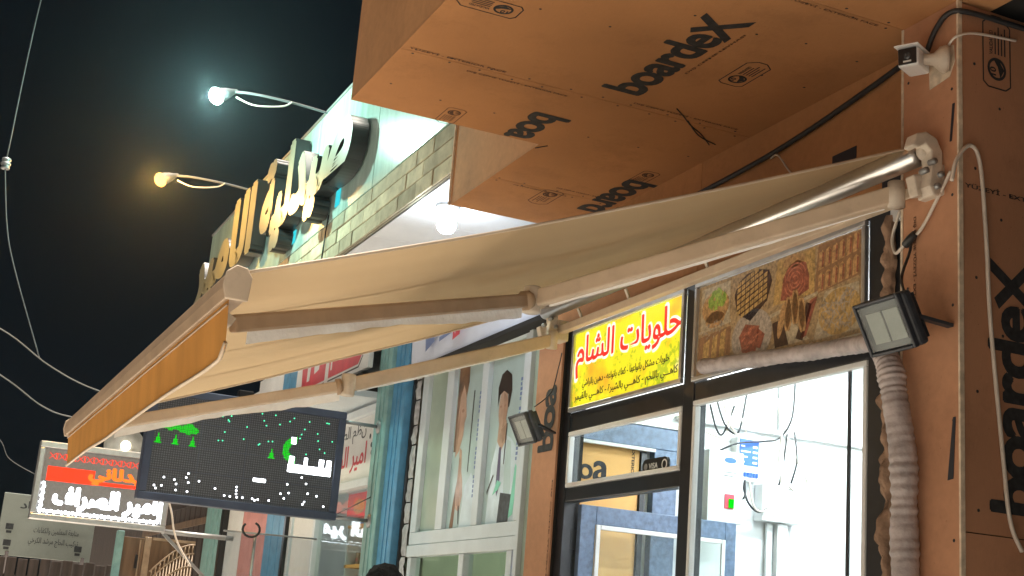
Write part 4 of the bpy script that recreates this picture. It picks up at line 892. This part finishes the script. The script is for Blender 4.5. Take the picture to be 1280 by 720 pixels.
# shelf and goods in the window
sh = thing('display_shelf', (-10.3, .4, .2), 'display shelf with wooden boards inside the lit shop window', 'shelf')
for zz in (1.75, 2.10, 2.42): B(-10.95, -9.75, .25, .6, zz, zz+.025).build('shelf_board', 'inner_board', sh)
for x in (-10.94, -10.5, -9.78): B(x, x+.03, .25, .6, .2, 2.42).build('upright', 'white_alu', sh)
gm = ['red_sign', 'white_sign', 'green_print', 'pic_gold', 'blue_label', 'white_box', 'pic_pale', 'pink_panel']
gl = ['red', 'white', 'green', 'gold', 'blue', 'plain white', 'cream', 'pink']
spot = ['on the lowest shelf', 'on the middle shelf', 'on the top shelf']
n_ = 0; ordn = ['first', 'second', 'third', 'fourth', 'fifth', 'sixth', 'seventh', 'eighth', 'ninth', 'tenth', 'eleventh', 'twelfth', 'thirteenth']
for zi, zz in enumerate((1.776, 2.126, 2.446)):
    x = -10.88; k_ = 0
    while x < -9.86:
        wq = random.uniform(.07, .13); hq = random.uniform(.10, .24 if zi < 2 else .17); mi = random.randrange(8)
        g = thing('goods_box', (x+wq/2, .4, zz), f'{gl[mi]} box {spot[zi]} in the lit shop, {ordn[k_]} from its far end', 'box', f'{gl[mi]} boxes {spot[zi]}')
        B(x, x+wq, .32, .50, zz, zz+hq).build('carton', gm[mi], g, .003); B(x+wq*.15, x+wq*.85, .3185, .3195, zz+hq*.3, zz+hq*.6).build('carton_label', gm[(mi+1) % 8], g)
        x += wq + random.uniform(.01, .05); n_ += 1; k_ += 1
rb = thing('red_product_box', (-10.3, .15, 2.47), 'red and yellow product poster box standing in the shop window', 'box')
B(-10.60, -10.02, .12, .22, 2.472, 2.66).build('carton', 'red_sign', rb, .003); MB().ell(-10.3, 2.55, .14, .06, (0, .1192, 0), EX, EZ, .0005).build('print', 'pic_gold', rb)

# painted panels farther on
pn = thing('panelled_shopfront', (-13, 0, .16), 'narrow front of blue, pink and white panels past the glass shop', 'building')
B(-11.88, -11.805, -.05, .1, .16, 4.04).build('black_pipe', 'rubber_black', pn, .01)
for i in range(3): B(-12.62+.245*i, -12.62+.24+.245*i, -.02, .1, .16, 4.04).build('wall_panel', 'blue_paint', pn, .006)
B(-13.65, -12.63, .0, .1, .16, 2.75).build('wall_panel', 'pink_panel', pn); B(-14.3, -13.66, .0, .1, .16, 3.9).build('wall_panel', 'shop_white', pn); B(-13.65, -12.63, .0, .1, 2.76, 4.0).build('wall_panel', 'shop_white', pn)
B(-14.42, -14.31, -.06, .1, .16, 4.0).build('black_pipe', 'rubber_black', pn, .01)
post(-15.3, -14.45, -.03, .12, 'teal_paint', 'teal post right of the ornate gate', 3.3)
# clear sheet in front
cs = thing('clear_sheet', (-11.0, -.4, 0), 'hanging clear plastic sheet below the LED display', 'plastic sheet')
MB().grid(lambda u, v: Vector((-11.0+.02*math.sin(u*9+v*2), -.74+.74*u, .9+1.4*v)), 24, 6).build('sheet', 'perspex', cs)
MB().tube([(-11.0, -.76, 2.302), (-11.0, .01, 2.312)], .008, 6).build('top_rail', 'grey_metal', cs); MB().tube([(-11.0, -.50, .16), (-11.0, -.50, 2.3)], .012, 8).build('stand', 'grey_metal', cs); MB().box(-11.15, -10.85, -.7, -.3, .162, .18).build('stand_base', 'grey_metal', cs)
hk = []
for i in range(13): a = i*math.pi*1.6/12; hk.append((-10.96, -.55+.07*math.cos(a+2.4), 2.33+.06*math.sin(a+2.4)))
tag(MB().tube(hk, .010, 6).build('cable_coil', 'cable_black'), 'small dark coil of cable on top of the clear sheet', 'cable')

# ================================================================== LED DISPLAY (perpendicular to the street)
ld = thing('led_display', (-9.55, -1.0, 2.36), 'wide dark LED display with scattered green and white dots', 'display')
DX = -9.47
B(-9.58, DX-.004, -1.71, -.31, 2.355, 3.135).build('cabinet', 'led_frame', ld, .008)
scn = B(DX-.004, DX, -1.655, -.365, 2.41, 3.08).build('screen', 'led_panel', ld)
k = MB(); k.box(DX-.004, DX+.014, -1.71, -.31, 3.081, 3.135).box(DX-.004, DX+.014, -1.71, -.31, 2.355, 2.409).box(DX-.004, DX+.014, -1.71, -1.656, 2.41, 3.08).box(DX-.004, DX+.014, -.364, -.31, 2.41, 3.08)
k.build('bezel', 'led_frame', ld, .006)
k = MB()
for y in (-1.335, -1.01, -.69): k.box(DX, DX+.0006, y-.0015, y+.0015, 2.41, 3.08)
for zz in (2.575, 2.745, 2.91): k.box(DX, DX+.0006, -1.655, -.365, zz-.0015, zz+.0015)
k.build('module_seam', 'led_frame', scn)
def dots(pts, m, r=.0085):
    k = MB()
    for y, zz in pts: k.ell(y, zz, r, r, (DX+.0015, 0, 0), EY, EZ, .001, 8)
    tag(k.build('lit_pixels', m, scn), kind='stuff')
dots([(-1.607, 2.457), (-1.594, 2.438), (-1.557, 2.46), (-1.548, 2.518), (-1.476, 2.509), (-1.461, 2.481), (-1.458, 2.44), (-1.387, 2.561), (-1.398, 2.532), (-1.38, 2.5), (-1.38, 2.438), (-1.308, 2.518), (-1.192, 2.481), (-1.123, 2.441), (-1.083, 2.44), (-1.044, 2.509), (-1.044, 2.484), (-1.042, 2.461), (-1.035, 2.439), (-.995, 2.441), (-.926, 2.441), (-.908, 2.432), (-.886, 2.44), (-.808, 2.442), (-.73, 2.499), (-.702, 2.469), (-.672, 2.51), (-.689, 2.569), (-.554, 2.588), (-.591, 2.629), (-.534, 2.521), (-.553, 2.46), (-.563, 2.442), (-.468, 2.51), (-.41, 2.443)], 'led_white', .0062)
dots([(-1.203, 2.982), (-1.143, 2.995), (-1.162, 2.964), (-1.154, 2.955), (-1.025, 2.933), (-1.176, 2.877), (-1.213, 2.813), (-1.184, 2.816), (-1.038, 2.845), (-.928, 3.041), (-.909, 2.993), (-.889, 2.961), (-.831, 3.043), (-.793, 2.982), (-.723, 3.013), (-.694, 3.04), (-.929, 2.819), (-.921, 2.826), (-.861, 2.852), (-.832, 2.855), (-.58, 3.03), (-.609, 2.971), (-.628, 2.932), (-.636, 2.903), (-.451, 3.037), (-.436, 3.036), (-.511, 2.952), (-.502, 2.902), (-.397, 2.91), (-.484, 2.844), (-.444, 2.823), (-.579, 2.796)], 'led_teal', .0055)
def raster(test, y0, y1, z0, z1, p=.013):
    out = []; y = y0
    while y <= y1:
        zz = z0
        while zz <= z1:
            if test(y, zz): out.append((y, zz))
            zz += p
        y += p
    return out
gp = []
for cy, cz in ((-1.548, 2.872), (-1.424, 2.857)):
    gp += raster(lambda y, zz: any((y-cy-a)**2/.0016 + (zz-cz-b)**2/.0005 < 1 for a, b in ((-.03, -.004), (.03, 0), (0, .018), (0, -.008))), cy-.09, cy+.09, cz-.04, cz+.05, .011)
for cy, cz in ((-1.624, 2.769), (-1.506, 2.771), (-1.388, 2.771), (-.828, 2.76)):
    gp += raster(lambda y, zz: abs(y-cy) < .026*(1-(zz-cz+.03)/.075) and zz > cz-.03, cy-.03, cy+.03, cz-.03, cz+.04, .010)
gp += raster(lambda y, zz: .0034 < (y+.645)**2 + (zz-2.812)**2*1.25 < .0122 and y < -.655, -.80, -.65, 2.70, 2.93, .011)
dots(gp, 'led_green', .0046)
wp = raster(lambda y, zz: True, -.695, -.385, 2.665, 2.715, .0105) + raster(lambda y, zz: abs(y+.68) < .015 or abs(y+.575) < .010 or abs(y+.46) < .013 or abs(y+.40) < .016, -.69, -.385, 2.72, 2.775, .011) + raster(lambda y, zz: True, -.93, -.845, 2.568, 2.582, .011) + raster(lambda y, zz: abs(y+.675) < .018, -.70, -.65, 2.865, 2.9, .011)
dots(wp, 'led_white', .0075)
for zz in (3.075, 2.385):
    MB().tube([(-9.52, -.31, zz), (-9.54, -.035, zz)], .014, 8).build('arm', 'grey_metal', ld)
    MB().lathe([(0, 0), (.05, 0), (.05, .012), (.02, .02), (0, .02)], (-9.54, -.031, zz), -EY, 14).build('flange', 'grey_metal', ld)
MB().tube([(-9.53, -.33, 2.38), (-9.56, -.035, 2.56)], .004, 5).build('stay_wire', 'grey_metal', ld)
# second, farther LED sign with white and red Arabic
l2 = thing('led_sign', (-14, -1.35, 2.42), 'glowing red and white Arabic LED sign left of the dark display', 'sign')
X2 = -13.95
B(-14.06, X2-.004, -2.0, -.70, 2.41, 3.165).build('cabinet', 'grey_metal', l2, .008)
mat('led_panel_bloom_grey', (.22, .23, .26), rough=.5, var=.12, scale=40); s2 = B(X2-.004, X2, -1.94, -.76, 2.47, 3.10).build('screen', 'led_panel_bloom_grey', l2)  # screen colour paled to imitate bloom from the lit letters
k = MB(); k.box(X2-.004, X2+.02, -2.0, -.70, 3.101, 3.165).box(X2-.004, X2+.02, -2.0, -.70, 2.41, 2.469).box(X2-.004, X2+.02, -2.0, -1.941, 2.47, 3.10).box(X2-.004, X2+.02, -.759, -.70, 2.47, 3.10)
k.build('bezel', 'silver_alu', l2, .01)
def t2(body, y0, wd, z0, ht, m, bold=.05): MB().text(ar(body), (X2+.002, y0, z0), EY, EZ, width=wd, height=ht, bold=bold).build('lit_lettering', m, s2)
t2('امير الصراف', -1.80, .98, 2.53, .21, 'led_white', .06)
t2('صيدلاني', -1.50, .70, 2.80, .17, 'led_orange', .06)
MB().box(X2, X2+.0016, -1.90, -1.45, 2.79, 2.93).build('lit_block', 'led_red', s2)
MB().box(X2, X2+.0012, -1.45, -.79, 2.795, 2.83).build('lit_block', 'led_red', s2)
k = MB()
for i in range(13):
    y = -1.90+.088*i; c = Vector((X2+.0016, y+.03, 3.03))
    for a in (-1, 1): k.bar(c + Vector((0, -.03, -.03*a)), c + Vector((0, .03, .03*a)), .003, .012, (1, 0, 0))
    k.box(X2, X2+.002, y+.066, y+.076, 3.0, 3.06)
k.build('lit_border', 'led_red', s2)
k = MB()
def dot2(y, zz): k.ell(y, zz, .017, .017, (X2+.0015, 0, 0), EY, EZ, .001, 8)
for i in range(34): dot2(-1.91+.034*i, 2.495+.006*(i % 2))
for i in range(9): dot2(-1.915+.008*(i % 2), 2.52+.03*i); dot2(-.785+.008*(i % 2), 2.52+.024*i)
tag(k.build('lit_pixels', 'led_white', s2), kind='stuff')
MB().tube([(-14.0, -.72, 2.42), (-14.0, .0, 2.42)], .025, 8).bar((-14.0, -.70, 2.40), (-14.0, -.25, 2.02), .03, .03).build('arm', 'grey_metal', l2)
tag(MB().tube(curve_pts([(-13.93, -.72, 2.75), (-13.93, -.66, 2.6), (-13.93, -.62, 2.45), (-13.93, -.55, 2.3), (-13.93, -.4, 2.1)]), .01, 6).build('power_cord', 'cable_white'), 'pale cord hanging from the corner of the red and white LED sign', 'cord')
# hooded lamp on top of that sign
hl = thing('hooded_lamp', (-14.05, -1.2, 3.166), 'lit lamp with round grey hood on top of the LED sign', 'lamp')
MB().lathe([(.20, 0), (.19, .04), (.15, .10), (.08, .14), (0, .15)], (-14.05, -1.2, 3.22), Vector((-1, 0, .15)), 20).build('hood', 'silver_alu', hl)
MB().tube([(-14.05, -1.2, 3.166), (-14.03, -1.2, 3.2), (-13.95, -1.2, 3.2)], .018, 8).build('stem', 'grey_metal', hl)
MB().lathe([(0, -.05), (.035, -.04), (.05, 0), (.035, .04), (0, .05)], (-13.95, -1.2, 3.215), EX, 12).build('bulb', 'lamp_small', hl)

# ================================================================== FAR LEFT
bb = thing('notice_board', (-20, -1.2, .0), 'dim white notice board with grey Arabic lines at the far left', 'board')
bf = B(-20.06, -20, -1.85, -.60, 2.24, 3.08).build('board_face', 'dim_board', bb, .006)
MB().text(ar('سجاد'), (-19.9992, -1.62, 2.86), EY, EZ, width=.42, height=.13, bold=.03).text(ar('متابعة المعلمين والكفاءات'), (-19.9992, -1.4, 2.56), EY, EZ, width=.6, height=.10).text(ar('تركيب الحاج مرشد الكرخي'), (-19.9992, -1.45, 2.40), EY, EZ, width=.66, height=.12, bold=.01).build('lettering', 'dim_ink', bf)
for y, zz in ((-1.72, 2.62), (-1.72, 2.40), (-.78, 2.40)): MB().box(-19.9996, -19.998, y-.05, y+.05, zz-.03, zz+.05).box(-19.9996, -19.998, y-.035, y+.035, zz-.08, zz-.045).build('print', 'dim_ink', bf)
MB().tube([(-20.03, -1.7, 0), (-20.03, -1.7, 2.3)], .04, 8).build('leg', 'dark_wood', bb); MB().tube([(-20.03, -.7, 0), (-20.03, -.7, 2.3)], .04, 8).build('leg', 'dark_wood', bb)
gt = thing('ornate_gate', (-16, -.4, .16), 'tan wrought-iron gate with curved top rails beside teal posts', 'gate')
B(-16.03, -15.99, -.78, -.55, .2, 2.44).build('door_panel', 'wood_brown', gt, .004)
B(-15.985, -15.97, -.60, -.585, .2, 2.42).build('panel_moulding', 'iron_tan', gt); B(-15.985, -15.96, -.63, -.60, 2.1, 2.25).build('lock_plate', 'rubber_black', gt)
B(-16.04, -15.98, -.545, -.47, .16, 2.46).build('frame_post', 'iron_tan', gt, .006); B(-16.02, -15.99, -.47, .02, .2, 2.46).build('backing_sheet', 'wood_brown', gt)
arc = lambda t, r_=0: Vector((-15.96, -.45+.47*t, 2.08+.34*math.sin(t*math.pi/2)-r_))
for r_ in (0, .1, .24): MB().tube([arc(i/12, r_) for i in range(13)], .011, 6).build('curved_rail', 'iron_tan', gt)
for i in range(11):
    p = arc((i+.5)/11); MB().tube([p, p - EZ*.095], .009, 5).build('baluster', 'iron_tan', gt)
for i in range(14):
    p = arc((i+.5)/14, .1); MB().tube([p, Vector((p.x, p.y, .25))], .008, 6).build('bar', 'iron_tan', gt)
    MB().lathe([(0, -.02), (.016, 0), (0, .02)], p - EZ*.15, EZ, 6).build('collar', 'iron_tan', gt)
MB().box(-16.04, -15.96, -.46, .02, 2.43, 2.46).build('top_rail', 'iron_tan', gt)
post(-16.06, -15.94, -.86, -.785, 'teal_paint', 'thin teal post left of the ornate gate', 2.5)
fb = thing('far_building', (-22, 1, 0), 'dark shuttered building behind the ornate gate', 'building')
B(-34, -15.4, .3, 4, 0, 3.3).build('wall', 'dark_wood', fb)
for i in range(16): B(-16.4-.32*i, -16.12-.32*i, .25, .298, .1, 3.0).build('shutter_plank', 'dark_wood', fb, .01)
B(-21, -15.45, .22, .249, 2.72, 2.80).build('beam', 'wood_brown', fb)
fp = thing('plank_fence', (-19, -.7, 0), 'dark vertical plank fence under the notice board', 'fence')
for i in range(11): B(-19.02, -18.98, -1.9+.14*i, -1.78+.14*i, 0, 2.18+.04*random.random()).build('plank', 'dark_wood', fp, .006)
B(-19.06, -19.021, -1.9, -.36, 1.9, 1.98).build('rail', 'dark_wood', fp)
# overhead wires on the street side
def wire(pts, r, label): return tag(MB().tube(curve_pts(pts, 8), r, 6).build('overhead_wire', 'wire_dull'), label, 'wire', 'overhead wires across the night sky')
wire([(-9.9, -2.72, 7.6), (-10, -2.845, 5.948), (-10.0, -2.881, 4.70)], .005, 'upper overhead wire rising steeply at the left edge of the sky')
wire([(-10, -2.881, 4.62), (-10, -2.80, 4.2), (-10, -2.70, 3.9), (-10, -2.437, 3.3)], .005, 'thin overhead wire dropping below the insulator')
wire([(-12, -3.4, 4.05), (-12, -2.64, 3.83), (-12, -2.2, 3.58), (-12, -1.79, 3.43), (-12, -1.2, 3.36)], .006, 'upper of two sagging wires meeting the awning corner')
wire([(-12, -3.4, 3.80), (-12, -2.57, 3.44), (-12, -2.2, 3.23), (-12, -1.92, 3.17), (-12, -1.3, 3.16)], .006, 'lower of two sagging wires meeting the awning corner')
wire([(-14, -3.6, 3.5), (-14, -2.5, 3.2), (-14, -2.25, 2.95), (-14, -1.9, 2.8)], .004, 'faint low wire left of the LED sign')
ins = thing('insulator', (-10, -2.88, 4.6), 'small dark insulator on the wire at the left edge', 'insulator')
MB().lathe([(0, 0), (.03, .0), (.03, .015), (.02, .02), (.034, .03), (.034, .045), (.02, .05), (.032, .06), (.03, .08), (0, .09)], (-10, -2.88, 4.61), EZ, 12).build('body', 'grey_metal', ins)

# ================================================================== PERSON (only the top of the head rises into the picture)
def person(loc):
    t = thing('person', loc, 'person with short black hair at the bottom edge before the blue post', 'person')
    J = {'pel': (0, 0, .95, .15, .11), 'waist': (0, 0, 1.10, .135, .10), 'chest': (0, 0, 1.32, .17, .115), 'nk0': (0, .01, 1.48, .07, .07), 'nk1': (0, 0, 1.54, .058, .06), 'hd0': (0, -.015, 1.62, .075, .085), 'hd1': (0, -.005, 1.69, .078, .098), 'hd2': (0, 0, 1.75, .068, .085),
         'lsh': (.18, 0, 1.42, .06, .06), 'lel': (.24, .03, 1.14, .045, .045), 'lwr': (.25, -.06, .90, .03, .03), 'lha': (.25, -.09, .80, .035, .022),
         'rsh': (-.18, 0, 1.42, .06, .06), 'rel': (-.24, .03, 1.14, .045, .045), 'rwr': (-.25, -.06, .90, .03, .03), 'rha': (-.25, -.09, .80, .035, .022),
         'lhp': (.09, 0, .88, .095, .1), 'lkn': (.10, -.01, .50, .06, .06), 'lan': (.10, .02, .09, .042, .042), 'lto': (.11, -.14, .04, .042, .03),
         'rhp': (-.09, 0, .88, .095, .1), 'rkn': (-.10, -.01, .50, .06, .06), 'ran': (-.10, .02, .09, .042, .042), 'rto': (-.11, -.14, .04, .042, .03)}
    ED = [('pel', 'waist'), ('waist', 'chest'), ('chest', 'nk0'), ('nk0', 'nk1'), ('nk1', 'hd0'), ('hd0', 'hd1'), ('hd1', 'hd2'), ('chest', 'lsh'), ('lsh', 'lel'), ('lel', 'lwr'), ('lwr', 'lha'), ('chest', 'rsh'), ('rsh', 'rel'), ('rel', 'rwr'), ('rwr', 'rha'), ('pel', 'lhp'), ('lhp', 'lkn'), ('lkn', 'lan'), ('lan', 'lto'), ('pel', 'rhp'), ('rhp', 'rkn'), ('rkn', 'ran'), ('ran', 'rto')]
    V = list(J); F = [(.25*s, 0, 0) for s in (1, -1)]
    verts = [J[n][:3] for n in V]; rad = [J[n][3:] for n in V]; ed = [(V.index(a), V.index(b)) for a, b in ED]
    for s, nm in ((1, 'lha'), (-1, 'rha')):
        for i in range(4):
            b0 = len(verts); yy = -.125+.02*i
            verts += [(s*.25, yy, .765), (s*.248, yy+.004, .735), (s*.244, yy+.008, .705+.006*abs(i-1.5))]; rad += [(.010, .010), (.009, .009), (.008, .008)]
            ed += [(V.index(nm), b0), (b0, b0+1), (b0+1, b0+2)]
        b0 = len(verts); verts += [(s*.235, -.14, .80), (s*.225, -.15, .77)]; rad += [(.011, .011), (.009, .009)]; ed += [(V.index(nm), b0), (b0, b0+1)]
    me = bpy.data.meshes.new('body'); me.from_pydata(verts, ed, []); o = bpy.data.objects.new('body', me); COL.objects.link(o); o.parent = t; ORIGIN[o.name] = Vector(loc)
    sk = o.modifiers.new('skin', 'SKIN'); sk.use_smooth_shade = True
    for d, r_ in zip(me.skin_vertices[0].data, rad): d.radius = r_
    me.skin_vertices[0].data[0].use_root = True
    o.modifiers.new('sub', 'SUBSURF').levels = 2; o.modifiers['sub'].render_levels = 2
    me.materials.append(M['skin'])
    L0 = Vector(loc)
    def hair(u, v):
        a = u*2*math.pi; b = v*math.pi*.62; d = Vector((math.sin(b)*math.cos(a), math.sin(b)*math.sin(a), math.cos(b)))
        r_ = 1 + .10*noise.noise(d*5) + .05*noise.noise(d*13)
        return L0 + Vector((0, .012, 1.70)) + Vector((d.x*.086*r_, d.y*.105*r_, d.z*.105*r_))
    MB().grid(hair, 40, 20).build('hair', 'hair', t)
    def tors(u, v):
        a = u*2*math.pi; zz = .92 + .54*v; rx = .175 + .045*math.sin(v*2.6); ry = .125 + .02*math.sin(v*2.6)
        if v > .93: rx *= .62; ry *= .75
        return L0 + Vector((rx*math.cos(a), ry*math.sin(a), zz))
    MB().grid(tors, 28, 12).build('shirt', 'shirt', t)
    for s in (-1, 1):
        MB().tube([L0 + Vector((s*.17, 0, 1.43)), L0 + Vector((s*.215, .012, 1.28)), L0 + Vector((s*.235, .026, 1.15))], [.078, .068, .062], 12).build('sleeve', 'shirt', t)
        MB().tube([L0 + Vector((s*.088, 0, .96)), L0 + Vector((s*.095, 0, .75)), L0 + Vector((s*.10, -.01, .5)), L0 + Vector((s*.10, .02, .10))], [.125, .108, .086, .07], 14).build('trouser_leg', 'trousers', t)
        MB().ell(0, 0, .03, .012, L0 + Vector((s*.03, -.098, 1.655)), EX, EZ, .004, 10).build('eye', 'hair', t)
    for s in (-1, 1): MB().lathe([(0, -.012), (.022, -.008), (.026, .004), (0, .012)], L0 + Vector((s*.082, .005, 1.66)), Vector((s, 0, 0)), 10).build('ear', 'skin', t)
    MB().lathe([(0, .03), (.012, .01), (.018, -.015), (0, -.02)], L0 + Vector((0, -.108, 1.64)), Vector((0, -.2, 1)), 8).build('nose', 'skin', t)
    MB().ell(0, 0, .026, .006, L0 + Vector((0, -.104, 1.595)), EX, EZ, .004, 10).build('mouth', 'pink_panel', t)
person((-7.0, -.762, .16))

# ================================================================== thin night haze that the lamps glow in
hz = B(-45, 9, -14, 7, -1.4, 8.2).build('haze', 'glass'); hz['kind'] = 'stuff'
hm = bpy.data.materials.new('haze_air'); hm.use_nodes = True; t = hm.node_tree; t.nodes.remove(t.nodes['Principled BSDF'])
pv = t.nodes.new('ShaderNodeVolumePrincipled'); pv.inputs['Color'].default_value = (.62, .80, .95, 1); pv.inputs['Density'].default_value = .0013; pv.inputs['Anisotropy'].default_value = .9
t.links.new(pv.outputs[0], t.nodes['Material Output'].inputs['Volume']); hz.data.materials.clear(); hz.data.materials.append(hm)
